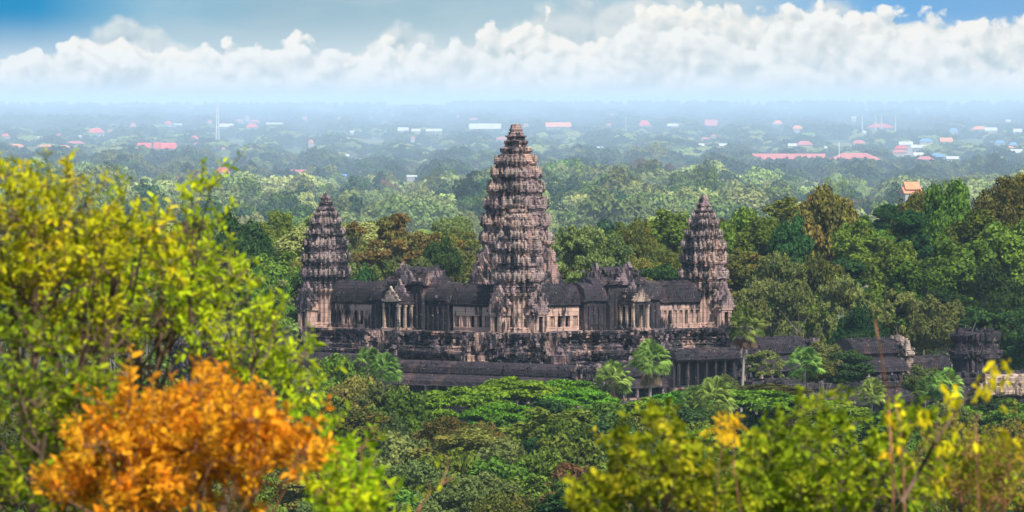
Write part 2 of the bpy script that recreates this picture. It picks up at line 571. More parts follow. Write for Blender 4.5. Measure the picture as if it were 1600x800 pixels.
def offset(poly, d):
    n = len(poly); out = []
    for i in range(n):
        p0, p1, p2 = poly[i - 1], poly[i], poly[(i + 1) % n]
        e1 = (p1[0] - p0[0], p1[1] - p0[1]); e2 = (p2[0] - p1[0], p2[1] - p1[1])
        l1 = math.hypot(*e1); l2 = math.hypot(*e2)
        n1 = (e1[1] / l1, -e1[0] / l1); n2 = (e2[1] / l2, -e2[0] / l2)
        out.append((p1[0] + d * (n1[0] + n2[0]), p1[1] + d * (n1[1] + n2[1])))
    return out


def resample(poly, ref, step):
    out = []; n = len(poly)
    for i in range(n):
        a, b = ref[i], ref[(i + 1) % n]
        k = max(1, int(round(math.hypot(b[0] - a[0], b[1] - a[1]) / step)))
        p, q = poly[i], poly[(i + 1) % n]
        for t in range(k):
            out.append((p[0] + (q[0] - p[0]) * t / k, p[1] + (q[1] - p[1]) * t / k))
    return out


def plan_loft(mb, poly, prof, step=0.8, j=0.05, cap=True):
    """prof: list of (offset, z)"""
    rings = []
    for off, z in prof:
        r = resample(offset(poly, off), poly, step)
        rings.append([(x + mb.r.uniform(-j, j), y + mb.r.uniform(-j, j), z + mb.r.uniform(-j, j)) for x, y in r])
    mb.rings(rings, cap=cap)


def pediment(mb, cx, cy, z, w, h, d, axis, j=0.08):
    """flame-edged gable stone: axis 0 = faces along x, 1 = along y"""
    half = [(1, 0), (1.14, .10), (1.10, .26), (0.92, .30), (0.95, .46), (0.74, .52), (0.74, .68), (0.50, .74), (0.48, .90), (0.24, .96), (0.12, 1.18)]
    prof = [(-a, b) for a, b in half] + [(0, 1.42)] + [(a, b) for a, b in half[::-1]]
    prof = [(a * w / 2 + mb.r.uniform(-j, j), b * h + (mb.r.uniform(-j, j) if b > 0 else 0)) for a, b in prof]
    for k, (sc, dd) in enumerate(((1.0, d), (0.66, d + 0.28))):
        fr = []; bk = []
        for a, b in prof:
            a *= sc; b *= sc
            if axis == 0:
                fr.append((cx + dd / 2, cy + a, z + b)); bk.append((cx - dd / 2, cy + a, z + b))
            else:
                fr.append((cx + a, cy + dd / 2, z + b)); bk.append((cx + a, cy - dd / 2, z + b))
        n = len(fr)
        mb.add(fr + bk, [tuple(range(n))[::-1], tuple(range(n, 2 * n))] + [(i, (i + 1) % n, n + (i + 1) % n, n + i) for i in range(n)])


def lumps(mb, n, fn, s0, s1, j=0.05):
    for _ in range(n):
        x, y, z = fn()
        q = mb.r.uniform(s0, s1)
        mb.box((x, y, z), (q, q * mb.r.uniform(.7, 1.3), q * mb.r.uniform(.6, 1.4)), j, mb.r.uniform(0, 3))


def door_frame(t, mat, a, hw, z0, h, dirv, name='doorway'):
    """frame standing proud of a porch front at distance a along dirv"""
    mb = MB(3)
    ax = 0 if abs(dirv[0]) > .5 else 1
    sgn = dirv[ax]
    def B(off, y, z, dd, wy, hz):
        if ax == 0: mb.box((sgn * off, y, z), (dd, wy, hz), 0.02)
        else: mb.box((y, sgn * off, z), (wy, dd, hz), 0.02)
    for sd in (-1, 1):
        B(a, sd * hw, z0 + h / 2, 0.35, 0.32, h)
        B(a + .05, sd * (hw + .42), z0 + h / 2, 0.4, 0.34, h + .3)
    B(a, 0, z0 + h + .16, 0.45, hw * 2 + .5, 0.34)
    B(a + .08, 0, z0 + h + .52, 0.6, hw * 2 + 1.5, 0.34)
    B(a + .1, 0, z0 - .14, 0.8, hw * 2 + 1.3, 0.30)
    return mb.build(name, mat, t)


def make_tower(name, loc, tiers, cap, W0, z0, body_h, porch_out, mats, porches, seed, **tags):
    """tiers: [(half width, z of cornice)], bottom to top; all heights absolute"""
    mt, mw = mats
    t = empty(name, (loc[0], loc[1], 0), Q, **tags)
    zc = z0 + body_h
    # body
    b = MB(seed)
    poly = redent(W0)
    prof = [(0.55, z0 - .02), (0.5, z0 + .35), (0.25, z0 + .4), (0.3, z0 + .7), (0.05, z0 + .85), (0, z0 + 1.1), (0, zc - 1.2), (0.1, zc - 1.1), (0.12, zc - .8), (0.32, zc - .7), (0.34, zc - .45), (0.55, zc - .35), (0.6, zc)]
    plan_loft(b, poly, prof, 0.7, 0.05)
    # pilasters and false windows on the faces between the porches
    b.build('body', mw, t)
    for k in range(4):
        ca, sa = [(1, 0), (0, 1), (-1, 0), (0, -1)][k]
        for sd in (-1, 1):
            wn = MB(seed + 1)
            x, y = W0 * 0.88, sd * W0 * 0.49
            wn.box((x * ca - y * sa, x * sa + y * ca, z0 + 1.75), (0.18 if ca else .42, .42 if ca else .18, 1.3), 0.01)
            wn.build('window', INSIDE, t)  # solid dark block, the shade of the opening put into its colour
    # porches
    for k in porches:
        dv = [(1, 0), (0, 1), (-1, 0), (0, -1)][k]
        ax = 0 if abs(dv[0]) > .5 else 1; sg = dv[ax]
        pm = MB(seed + 10 + k)
        def BX(off, y, z, dd, wy, hz, j=0.03):
            if ax == 0: pm.box((sg * off, y, z), (dd, wy, hz), j)
            else: pm.box((y, sg * off, z), (wy, dd, hz), j)
        L = porch_out - W0 + .4; mid = (porch_out + W0 - .4) / 2; hw = W0 * 0.33; ph = body_h * 0.46
        for sd in (-1, 1):
            BX(mid, sd * (hw - .1), z0 + ph / 2, L, .6, ph)
        BX(mid, 0, z0 + ph + .15, L + .3, hw * 2 + 1.0, .5, .06)
        BX(W0 - .1, 0, z0 + ph / 2, .3, hw * 2, ph)
        # little vault roof
        for q in range(4):
            wq = (hw * 2 + .7) * math.cos(q / 4 * 1.35)
            BX(mid, 0, z0 + ph + .55 + q * .42, L + .1, wq, .46, .07)
        pm.build('porch', mw, t)
        door_frame(t, mw, porch_out + .02, hw * .52, z0 + .1, ph - .45, dv)
        pd = MB(seed + 30 + k)
        e = porch_out - .05
        c_ = (sg * e, 0) if ax == 0 else (0, sg * e)
        pediment(pd, c_[0], c_[1], z0 + ph + .35, hw * 2 + 1.3, body_h * 0.30, .55, ax)
        e = (porch_out + W0) / 2 - .1
        c_ = (sg * e, 0) if ax == 0 else (0, sg * e)
        pediment(pd, c_[0], c_[1], z0 + ph + 1.5, hw * 2 + 2.0, body_h * 0.38, .6, ax)
        for _ in range(60):
            a = pd.r.uniform(-1, 1); hgt = pd.r.uniform(0, 1) * (1 - abs(a)) * body_h * .62
            off = porch_out + .22 - hgt * .12
            x, y = (sg * off, a * hw * 1.3) if ax == 0 else (a * hw * 1.3, sg * off)
            q = pd.r.uniform(.12, .3)
            pd.box((x, y, z0 + ph + .4 + hgt), (q, q, q), .04)
        pd.build('pediment', mt, t)
    # tiers
    zprev = zc
    for i, (w, z1) in enumerate(tiers):
        m = MB(seed + 50 + i)
        H = z1 - zprev
        poly = redent(w)
        s_ = -0.055 * w
        m.M = Matrix.Translation((m.r.uniform(-.12, .12), m.r.uniform(-.12, .12), 0)) @ Matrix.Rotation(m.r.uniform(-.02, .02), 4, 'Z')
        c1 = min(.5, H * .2)
        prof = [(0.0, zprev - .15), (0.0, zprev + H * .08), (s_ * .6, zprev + H * .10), (s_ * .6, zprev + H * .18), (s_, zprev + H * .22), (s_, zprev + H * .38), (.005 * w, zprev + H * .41), (.015 * w, zprev + H * .47), (s_ * .9, zprev + H * .50), (s_ * .9, zprev + H * .60),
                (s_ * .5, zprev + H * .63), (s_ * .5, zprev + H * .67), (-.01 * w, zprev + H * .70), (-.01 * w, zprev + H * .75), (.045 * w, zprev + H * .80), (.06 * w, zprev + H * .93), (.03 * w, zprev + H * .96), (.03 * w, z1)]
        plan_loft(m, poly, prof, 0.5, 0.11)
        # row of antefix stones on the cornice, larger ones on the angles
        m2 = MB(seed + 70 + i)
        nxt = tiers[i + 1][0] if i + 1 < len(tiers) else w * .8
        edge = offset(poly, .045 * w)
        ah = H * .42
        for a in range(len(edge)):
            p, q = edge[a], edge[(a + 1) % len(edge)]
            ln = math.hypot(q[0] - p[0], q[1] - p[1])
            if m.r.random() < .9:
                m2.stone((p[0] * .95, p[1] * .95, z1 - .06), .07 * w + .2, ah * m.r.uniform(.8, 1.6))
            k = int(ln / .85)
            for b_ in range(1, k):
                if m.r.random() < .55:
                    tt = b_ / k
                    m2.stone(((p[0] + (q[0] - p[0]) * tt) * .96, (p[1] + (q[1] - p[1]) * tt) * .96, z1 - .06), .36, ah * m.r.uniform(.5, 1.0))
        # carved figures / niches on the wall
        for k in range(4):
            ca, sa = [(1, 0), (0, 1), (-1, 0), (0, -1)][k]
            x = w * .93
            nx, ny = x * ca, x * sa
            for lv in (0, 1):
                m.box((nx, ny, zprev + H * (.30 + .16 * lv)), ((.4 if ca else w * (.52 - .2 * lv)), (w * (.52 - .2 * lv) if ca else .4), H * .30), .06)
            for b_ in range(5):
                y = (b_ - 2) * w * .28
                x2 = w * (.98 if abs(y) < .4 * w else .86)
                m.stone((x2 * ca - y * sa, x2 * sa + y * ca, zprev + H * .02), w * .13, H * .5 * m.r.uniform(.8, 1.2))
        def rnd():
            a = m.r.choice(range(len(poly))); p, q = poly[a], poly[(a + 1) % len(poly)]
            tt = m.r.random(); zz = zprev + H * m.r.random()
            f = 1 - .05 * math.sin((zz - zprev) / H * 3.1)
            return ((p[0] + (q[0] - p[0]) * tt) * f, (p[1] + (q[1] - p[1]) * tt) * f, zz)
        lumps(m, int(90 + w * 34), rnd, .14, .46, .07)
        nf = len(m.f)
        m.M = Matrix.Identity(4)
        m.add(m2.v, m2.f)
        tr_ = m.build('tier', mt, t)
        tr_.data.materials.append(ST_ANTE)
        tr_.data.polygons.foreach_set('material_index', [0 if q < nf else 1 for q in range(len(m.f))])
        zprev = z1
    # lotus cap
    m = MB(seed + 90)
    rings = []
    for r, z in cap:
        rings.append([(r * (1 + m.r.uniform(-.05, .05)) * math.cos(a * math.pi / 8), r * (1 + m.r.uniform(-.05, .05)) * math.sin(a * math.pi / 8), z + m.r.uniform(-.04, .04)) for a in range(16)])
    m.rings(rings)
    for r, z in cap[:-2:2]:
        for a in range(14):
            if m.r.random() < .6:
                th = a * math.tau / 14
                m.box((r * .97 * math.cos(th), r * .97 * math.sin(th), z), (.25, .25, .3), .05, th)
    m.build('lotus_finial', mt, t)
    return t


S = 0.1141
# central tower : (half width px, y of cornice) read at distance 1500
ctiers = [(69, 449), (66, 428), (62.5, 403), (59, 375), (55.5, 347), (51, 320), (46, 295), (40.5, 272), (34, 252)]
ctiers = [(w * S / 1.13, Z_(y, 1500)) for w, y in ctiers]
ccap = [(31, 252), (27, 246), (25, 243), (22, 240), (25, 236), (25, 232), (18, 229), (17, 226), (19, 223), (19, 220), (13, 218), (14, 215), (16, 213), (11, 210), (11, 208), (9, 205), (9.5, 203), (8, 195), (5, 194)]
ccap = [(w * S, Z_(y, 1500)) for w, y in ccap]
make_tower('central_tower', TC, ctiers, ccap, 7.2, 23.0, 8.4, 9.6, (ST_CENT, ST_CENT), (0, 1, 2, 3), 100,
           label='tallest central temple tower of brown sandstone with many carved tiers', cat='tower', group='towers of the temple')
# pediments stacked round the base of the central tower
ctop = [o for o in COL.objects if o.name == 'central_tower'][0]
for k in range(4):
    pm = MB(200 + k)
    pm.M = Matrix.Rotation(k * math.pi / 2, 4, 'Z')
    pediment(pm, 9.1, 0, 27.5, 6.5, 4.6, .8, 0, .2)
    pediment(pm, 8.2, 0, 30.0, 6.2, 4.6, .8, 0, .2)
    pediment(pm, 7.2, 0, 33.2, 5.2, 3.2, .8, 0, .2)
    for q in range(3):
        pm.box((7.6, 0, 27 + q * 2.3), (3.6 - q * .7, 5.4 - q, 2.4), .15)
    def rr():
        a = pm.r.uniform(-1, 1); h_ = pm.r.random()
        return (9.2 - 2.2 * h_, a * 3.4 * (1 - .45 * h_), 27.5 + 8.5 * h_)
    lumps(pm, 190, rr, .25, .7, .1)
    pm.build('pediment', ST_CENT, ctop)

side = [(41, 428), (40, 404), (38, 382), (32.5, 364), (26, 347), (20.5, 335)]
scap = [(19, 335), (16, 332), (14.5, 330), (17, 327), (16.5, 325), (12, 323), (11, 321), (13, 319), (12.5, 317), (9, 315), (8, 312), (8.5, 309), (6, 305), (3.5, 302)]
for nm, pos, s_, lab, dz, mt in (
        ('corner_tower', (24, -24), 1, 'short temple tower standing in front of the tallest tower, with two small doorways', 0, (ST_CENT, ST_WALL)),
        ('corner_tower', (-24, -24), 2, 'dark tapering temple tower at the left end of the upper terrace', 0, (ST_TOWER, ST_WALL)),
        ('corner_tower', (24, 24), 3, 'pinkish tapering temple tower at the right end of the upper terrace', -.3, (ST_CENT, ST_WALL))):
    # local frame is rotated by 45 degrees: (24,-24) is the corner that faces the camera
    wx = TC.x + (pos[0] * math.cos(Q) - pos[1] * math.sin(Q)) if False else None
    # corners of the square seen from above
    c_ = {1: (0.4, -33.9), 2: (-33.9, 0), 3: (33.5, 0)}[s_]
    loc = (TC.x + c_[0], TC.y + c_[1])
    tr = [(w * S / 1.17 * (1 - .012 * i_), Z_(y, 1500) + dz) for i_, (w, y) in enumerate(side)]
    cp = [(w * S * .90, Z_(y, 1500) + dz) for w, y in scap]
    prch = {1: (2, 3), 2: (1, 2), 3: (0, 3)}[s_]
    make_tower(nm, loc, tr, cp, 3.9, 23.0, 6.8, 5.4, mt, prch, 300 * s_, label=lab, cat='tower', group='towers of the temple')


def frame(cx, cy, ang):
    """matrix: local x = along the side (to the right as seen), local y = outward normal"""
    return Matrix.Translation((cx, cy, 0)) @ Matrix.Rotation(ang, 4, 'Z')


# left face: outward normal to the front-left, right face: outward normal to the front-right.
def face_matrix(right):
    # outward normal n, along-axis a (increasing to the right of the picture)
    if right:
        n = Vector((.7071, -.7071, 0)); a = Vector((.7071, .7071, 0))
    else:
        n = Vector((-.7071, -.7071, 0)); a = Vector((.7071, -.7071, 0))
    c_ = TC + n * 24.0
    M = Matrix(((a.x, n.x, 0, c_.x), (a.y, n.y, 0, c_.y), (0, 0, 1, 0), (0, 0, 0, 1)))
    return M


def vault(hw, ze, zr, k=7):
    """curved roof profile from +hw over the ridge to -hw"""
    pts = []
    for i in range(k + 1):
        th = i / k * math.pi / 2
        pts.append((hw * math.cos(th) ** .8, ze + (zr - ze) * math.sin(th) ** .9))
    return pts + [(-n, z) for n, z in pts[-2::-1]]


def gallery(name, M, s0, s1, n0, hw, zf, ze, zr, wins, win, mats, parent=None, aisle=None, base=None, crest=True, seed=0, cols=None, **tags):
    """wins: list of s centres; win = (half width, z low, z high)"""
    mw, mr = mats
    cs = (s0 + s1) / 2
    t = parent
    if t is None:
        o = M @ Vector((cs, n0, 0))
        t = empty(name, (o.x, o.y, zf), 0, **tags)
        ML = Matrix.Translation((-o.x, -o.y, -zf)) @ M
    else:
        ML = M
    # wall with openings
    w = MB(seed); w.M = ML
    n1 = n0 + hw
    if wins:
        a, zl, zh = win
        w.box((cs, n1 - .25, (zf + zl) / 2), (s1 - s0, .5, zl - zf), .02)
        w.box((cs, n1 - .25, (zh + ze) / 2), (s1 - s0, .5, ze - zh), .02)
        edges = [s0] + [q for c_ in wins for q in (c_ - a, c_ + a)] + [s1]
        for i in range(0, len(edges), 2):
            w.box(((edges[i] + edges[i + 1]) / 2, n1 - .25, (zl + zh) / 2), (edges[i + 1] - edges[i], .5, zh - zl), .01)
    elif cols is None:
        w.box((cs, n1 - .25, (zf + ze) / 2), (s1 - s0, .5, ze - zf), .02)
    w.box((cs, n0 - hw + .25, (zf + ze) / 2), (s1 - s0, .5, ze - zf), .02)
    for sd in (s0 + .25, s1 - .25):
        w.box((sd, n0, (zf + ze) / 2), (.5, 2 * hw - 1, ze - zf), .02)
    w.build('wall', mw, t)
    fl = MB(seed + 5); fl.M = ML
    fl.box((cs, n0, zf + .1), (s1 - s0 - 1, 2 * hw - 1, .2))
    fl.box((cs, n0 - .6, (zf + ze) / 2), (s1 - s0 - 1.1, .12, ze - zf - .3))  # added dark panel: paints the gallery's inner shade behind the windows
    fl.build('floor_and_shade_panel', INSIDE, t)
    for i, c_ in enumerate(wins or []):
        a, zl, zh = win
        q = MB(seed + 20 + i); q.M = ML
        q.box((c_, n1 - .03, zl - .06), (2 * a + .36, .22, .16), .01)
        q.box((c_, n1 - .03, zh + .06), (2 * a + .36, .22, .16), .01)
        for sd in (-1, 1):
            q.box((c_ + sd * (a + .06), n1 - .03, (zl + zh) / 2), (.14, .2, zh - zl), .01)
        wo = q.build('window', mw, t)
        if i % 5 in (1, 4) or (len(wins) > 5 and i % 3 == 0):
            q = MB(seed + 40 + i); q.M = ML
            nb = 4
            for k in range(nb):
                xx = c_ + (k - (nb - 1) / 2) * (2 * a / nb)
                q.tube([(xx, n1 - .25, zl), (xx, n1 - .25, zl + (zh - zl) * .3), (xx, n1 - .25, zl + (zh - zl) * .5), (xx, n1 - .25, zl + (zh - zl) * .7), (xx, n1 - .25, zh)], [.10, .07, .11, .07, .10], 6)
            q.build('baluster', mw, wo)
    if cols is not None:
        for i, c_ in enumerate(cols):
            q = MB(seed + 60 + i); q.M = ML
            q.box((c_, n1 - .3, (zf + ze) / 2), (.42, .42, ze - zf), .02)
            q.box((c_, n1 - .3, ze - .2), (.62, .62, .3), .02)
            q.box((c_, n1 - .3, zf + .2), (.62, .62, .4), .02)
            q.build('column', mw, t)
    # cornice
    q = MB(seed + 2); q.M = ML
    for sg in (1, -1):
        pr = [(n0 + sg * (hw - .1), ze - .35), (n0 + sg * (hw + .15), ze - .3), (n0 + sg * (hw + .2), ze - .12), (n0 + sg * (hw + .45), ze - .02), (n0 + sg * (hw + .45), ze + .18), (n0 + sg * (hw - .1), ze + .2)]
        q.sweep(pr, s0, s1, .6, .035)
    q.build('cornice', mr, t)
    # roof
    q = MB(seed + 3); q.M = ML
    pr = [(n0 + n, z) for n, z in vault(hw + .3, ze + .16, zr)]
    q.sweep(pr, s0 - .05, s1 + .05, .9, .11)
    for _ in range(int((s1 - s0) * 1.6)):
        n_, z_ = q.r.choice(pr[:9]); e_ = q.r.uniform(.2, .6)
        q.box((q.r.uniform(s0, s1), n_, z_ + .02), (e_, e_, .22), .08, q.r.uniform(0, 3))
    rn = int((s1 - s0) / .45)
    for i in range(rn):            # ridges of the tile imitation
        xx = s0 + (i + .5) * (s1 - s0) / rn
        pts = [(xx, n0 + n * 1.012, z + .03) for n, z in vault(hw + .3, ze + .16, zr)[:8]]
        q.tube(pts, [.075] * len(pts), 4)
    if crest:
        k = int((s1 - s0) / .5)
        for i in range(k):
            if q.r.random() < .7:
                q.stone((s0 + (i + .5) * (s1 - s0) / k, n0, zr - .05), .26, q.r.uniform(.25, .55), .2, .03)
    q.build('roof', mr, t)
    if aisle:
        hw2, ze2, zr2 = aisle
        q = MB(seed + 4); q.M = ML
        pr = [(n0 + hw - .1, zr2)] + [(n0 + hw + (hw2) * math.sin(th * math.pi / 10), ze2 + (zr2 - ze2) * math.cos(th * math.pi / 10)) for th in range(1, 6)] + [(n0 + hw + hw2 + .2, ze2 - .25), (n0 + hw - .1, ze2 - .3)]
        q.sweep(pr, s0 + .1, s1 - .1, .8, .06)
        rn = int((s1 - s0) / .45)
        for i in range(rn):
            xx = s0 + (i + .5) * (s1 - s0) / rn
            q.tube([(xx, a_, b_ + .02) for a_, b_ in pr[1:6]], [.07] * 5, 4)
        q.build('aisle_roof', mr, t)
        nc = max(2, int((s1 - s0) / 2.6))
        for i in range(nc):
            q = MB(seed + 6 + i); q.M = ML
            q.box((s0 + (i + .5) * (s1 - s0) / nc, n0 + hw + hw2 - .25, (zf + ze2) / 2 - .1), (.45, .45, ze2 - zf - .2), .03)
            q.build('pillar', ST_TOWER if i % 3 else ST_PALE, t)
    return t


MR, ML_ = face_matrix(True), face_matrix(False)
ZF = 23.0
for right, M in ((True, MR), (False, ML_)):
    sgn = 1 if right else -1           # direction from the front corner outwards along the side
    sd = 'right' if right else 'left'
    # inner gallery: between the front tower and the gate pavilion
    a0, a1 = sorted((-sgn * 19.9, -sgn * 10.4))
    n = 5
    wins = [a0 + (a1 - a0) * (i + .5) / n for i in range(n)]
    gallery('stone_gallery', M, a0, a1, 0, 2.0, ZF, 27.6, 31.0, wins, (.62, 23.7, 25.7), (ST_PEACH, ST_ROOF), seed=700 + right * 50,
            label=f'peach-walled gallery with five square windows, {sd} of the short tower before the tallest', cat='gallery', group='galleries round the upper terrace')
    a0, a1 = sorted((sgn * 9.2, sgn * 20.2))
    n = 8
    wins = [a0 + (a1 - a0) * (i + .5) / n for i in range(n)]
    gallery('stone_gallery', M, a0, a1, 0, 2.0, ZF, 27.6, 31.2, wins, (.40, 23.7, 26.2), (ST_WALL, ST_ROOF), seed=820 + right * 51,
            label=f'streaked gallery with a row of narrow windows beside the {"right" if right else "left"} end tower', cat='gallery', group='galleries round the upper terrace')
    # gate pavilion in the middle of the side
    o = M @ Vector((0, 0, 0))
    t = empty('gate_pavilion', (o.x, o.y, ZF), 0, label=f'ruined stone gate pavilion with a pillared porch in the middle of the {sd} gallery run', cat='pavilion', group='gate pavilions of the upper terrace')
    MLc = Matrix.Translation((-o.x, -o.y, -ZF)) @ M
    b = MB(900 + right); b.M = MLc
    b.box((0, 0, 27), (8.2, 6.4, 8.0), .05)
    for s_ in (-1, 1):
        b.box((s_ * 6.9, 0, 25.6), (5.4, 5.0, 5.2), .05)
        for k in range(4):
            b.box((s_ * (4.7 + k * 1.25), 2.62, 25.2), (.35, .3, 4.2), .02)
        for k in range(3):
            b.box((s_ * (3.9 - k * 1.3), 3.3, 26.3), (.3, .3, 6.2), .02)
    b.build('wall', ST_DARK, t)
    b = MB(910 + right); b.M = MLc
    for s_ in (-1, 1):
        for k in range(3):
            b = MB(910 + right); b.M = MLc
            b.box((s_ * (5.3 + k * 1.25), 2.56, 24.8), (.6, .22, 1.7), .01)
            b.build('window', INSIDE, t)  # dark slab on the wall, coloured as a shaded window opening
    q = MB(920 + right); q.M = MLc
    for s_ in (-1, 1):
        a0, a1 = sorted((s_ * 4.0, s_ * 9.7))
        q.sweep(vault(2.9, 28.2, 31.4), a0, a1, .8, .1)
        q.sweep(vault(2.4, 29.4, 32.2), *sorted((s_ * 4.0, s_ * 7.0)), .8, .12)
    q.sweep([(3.4, 30.8), (3.7, 31.0), (3.7, 31.5), (3.2, 31.6), (-3.2, 31.6), (-3.7, 31.5), (-3.7, 31.0), (-3.4, 30.8)], -4.5, 4.5, .6, .1)
    q.sweep(vault(2.6, 31.5, 34.0), -4.0, 4.0, .7, .16)
    q.build('roof', ST_ROOF, t)
    q = MB(930 + right); q.M = MLc
    for s_ in (-1, 1):
        pediment(q, s_ * 4.2, 0, 30.9, 5.4, 2.7, .7, 0, .14)
        pediment(q, s_ * 7.1, 0, 28.4, 5.2, 2.4, .5, 0, .14)
        pediment(q, s_ * 9.6, 0, 27.8, 5.0, 2.3, .5, 0, .14)
    pediment(q, 0, 3.2, 30.9, 4.2, 2.6, .7, 1, .14)
    pediment(q, 0, 4.9, 28.6, 3.6, 2.4, .6, 1, .14)
    lumps(q, 160, lambda: (q.r.uniform(-4.3, 4.3), q.r.uniform(-3, 3.4), q.r.uniform(31, 33.6)), .25, .6, .08)
    q.build('pediment', ST_TOWER, t)
    # porch
    q = MB(940 + right); q.M = MLc
    q.box((0, 4.6, 27.75), (4.4, 5.0, .6), .05)
    for k in range(4):
        q.box((0, 4.5, 28.25 + k * .42), (4.2 * math.cos(k / 4 * 1.3), 4.6, .46), .07)
    q.build('porch_roof', ST_ROOF, t)
    q = MB(945); q.M = MLc
    q.box((0, 4.6, 23.1), (4.6, 5.4, .5), .04)
    q.build('porch_floor', ST_WALL, t)
    for s_ in (-1, 1):
        for yy in (3.9, 5.4, 6.9):
            q = MB(int(950 + yy * 10)); q.M = MLc
            q.box((s_ * 1.8, yy, 25.4), (.44, .44, 4.6), .02)
            q.box((s_ * 1.8, yy, 27.3), (.64, .64, .3), .02)
            q.box((s_ * 1.8, yy, 23.4), (.64, .64, .4), .02)
            q.build('column', ST_PALE, t)
    q = MB(960 + right); q.M = MLc
    pediment(q, 0, 7.0, 28.0, 3.8, 2.0, .5, 1, .1)
    q.build('porch_gable', ST_PALE, t)

# ---- pyramid under the upper terrace
t = empty('upper_terrace', (TC.x, TC.y, 11), -0.0, label='high stepped stone terrace that carries the temple towers and galleries', cat='terrace')
H = 27.4
one = [(28.9, -28.9), (28.9, -18.8), (H, -18.8), (H, -8.6), (29.4, -8.6), (29.4, 8.6), (H, 8.6), (H, 18.8), (28.9, 18.8)]
poly = []
for k in range(4):
    ca, sa = [(1, 0), (0, 1), (-1, 0), (0, -1)][k]
    for x, y in one:
        poly.append((x * ca - y * sa, x * sa + y * ca))
MT = Matrix.Translation((0, 0, -11)) @ Matrix.Rotation(Q, 4, 'Z')
ztop = 23.0
for i, (zt, zb, off) in enumerate(((23.0, 19.6, 0.0), (19.6, 15.6, 1.9), (15.6, 10.9, 3.8))):
    b = MB(1000 + i); b.M = MT
    Hh = zt - zb
    pr = [(1.0, 0.0), (1.0, .08), (.75, .10), (.9, .15), (.9, .20), (.55, .24), (.35, .27), (.35, .33), (.1, .36), (.1, .43), (.28, .46), (.28, .52), (.1, .55), (.1, .62), (.38, .65), (.38, .70), (.62, .73), (.62, .78), (.85, .82), (.85, .88), (.98, .90), (.98, 1.0)]
    plan_loft(b, poly, [(off + o_ * 1.15, zb + z * Hh) for o_, z in pr], 1.1, .07)
    b.r.seed(4 + i)
    def rr():
        a = b.r.randrange(len(poly)); p, q = poly[a], poly[(a + 1) % len(poly)]; tt = b.r.random()
        f = 1 + (off + .8) / 29
        return ((p[0] + (q[0] - p[0]) * tt) * f, (p[1] + (q[1] - p[1]) * tt) * f, zb + Hh * b.r.random())
    lumps(b, 900, rr, .2, .55, .08)
    b.build('tier', ST_BASE, t)


def stair(mb, s, n_top, z_top, n_bot, z_bot, w, side_w=.8):
    """steep flight in the local frame of a face (x along, y outward)"""
    N = int((z_top - z_bot) / .42)
    for i in range(N):
        f0 = i / N
        n = n_top + (n_bot - n_top) * (f0 + 1 / N); z = z_top - (z_top - z_bot) * f0
        nb = n_top - 1.5
        mb.box((s, (n + nb) / 2, z - .21 - (z_top - z_bot) / N * 0), (w, n - nb, .40), .03)
    for sd in (-1, 1):
        for k in range(3):
            f0, f1 = k / 3, (k + 1) / 3
            z1 = z_top + .15 - (z_top - z_bot) * f0; z0 = z_bot - .5
            nn = n_top + (n_bot - n_top) * f1 + .3
            mb.box((s + sd * (w / 2 + side_w / 2), (n_top - 1 + nn) / 2, (z1 + z0) / 2), (side_w, nn - n_top + 1, z1 - z0), .06)


for right, M in ((True, MR), (False, ML_)):
    b = MB(1100 + right); b.M = Matrix.Translation((-TC.x, -TC.y, -11)) @ M
    for s_, w in ((0, 3.2), (-24, 2.6), (24, 2.6)):
        b = MB(int(1100 + right + s_)); b.M = Matrix.Translation((-TC.x, -TC.y, -11)) @ M
        stair(b, s_, 5.9, 22.9, 12.6, 11, w)
        b.build('staircase', ST_BASE, t)
    # crumbling carved blocks beside the flights
    for s_ in (-24, 0, 24):
        b = MB(1110 + right + s_); b.M = Matrix.Translation((-TC.x, -TC.y, -11)) @ M
        lumps(b, 260, lambda: (s_ + b.r.choice((-1, 1)) * b.r.uniform(1.6, 4.2), b.r.uniform(5.2, 9.6), b.r.uniform(15, 22.6)), .25, .8, .1)
        tag(b.build('broken_blocks', ST_TOWER, t), kind='stuff')

# ---- second enclosure: lower galleries round the foot of the terrace
F2 = Vector((12.0, 1423.0, 0)); R2 = Vector((84.0, 1497.0, 0)); L2 = Vector((-62.0, 1497.0, 0)); B2 = Vector((10, 1571, 0))


def line_frame(a, b):
    d = (b - a).normalized()
    n = Vector((d.y, -d.x, 0))
    return Matrix(((d.x, n.x, 0, a.x), (d.y, n.y, 0, a.y), (0, 0, 1, 0), (0, 0, 0, 1))), (b - a).length


MRt, LR = line_frame(F2, R2)          # x from the front corner to the right corner, y outward
MLt, LL = line_frame(L2, F2)          # x from the left corner to the front corner


def s_at(M, px, n=0.0):
    lo, hi = -20, 140
    for _ in range(50):
        m = (lo + hi) / 2
        p = M @ Vector((m, n, 0))
        if 800 + F * p.x / p.y < px: lo = m
        else: hi = m
    return (lo + hi) / 2


def z_at(M, s, y, n=0.0):
    p = M @ Vector((s, n, 0))
    return Z_(y, p.y)


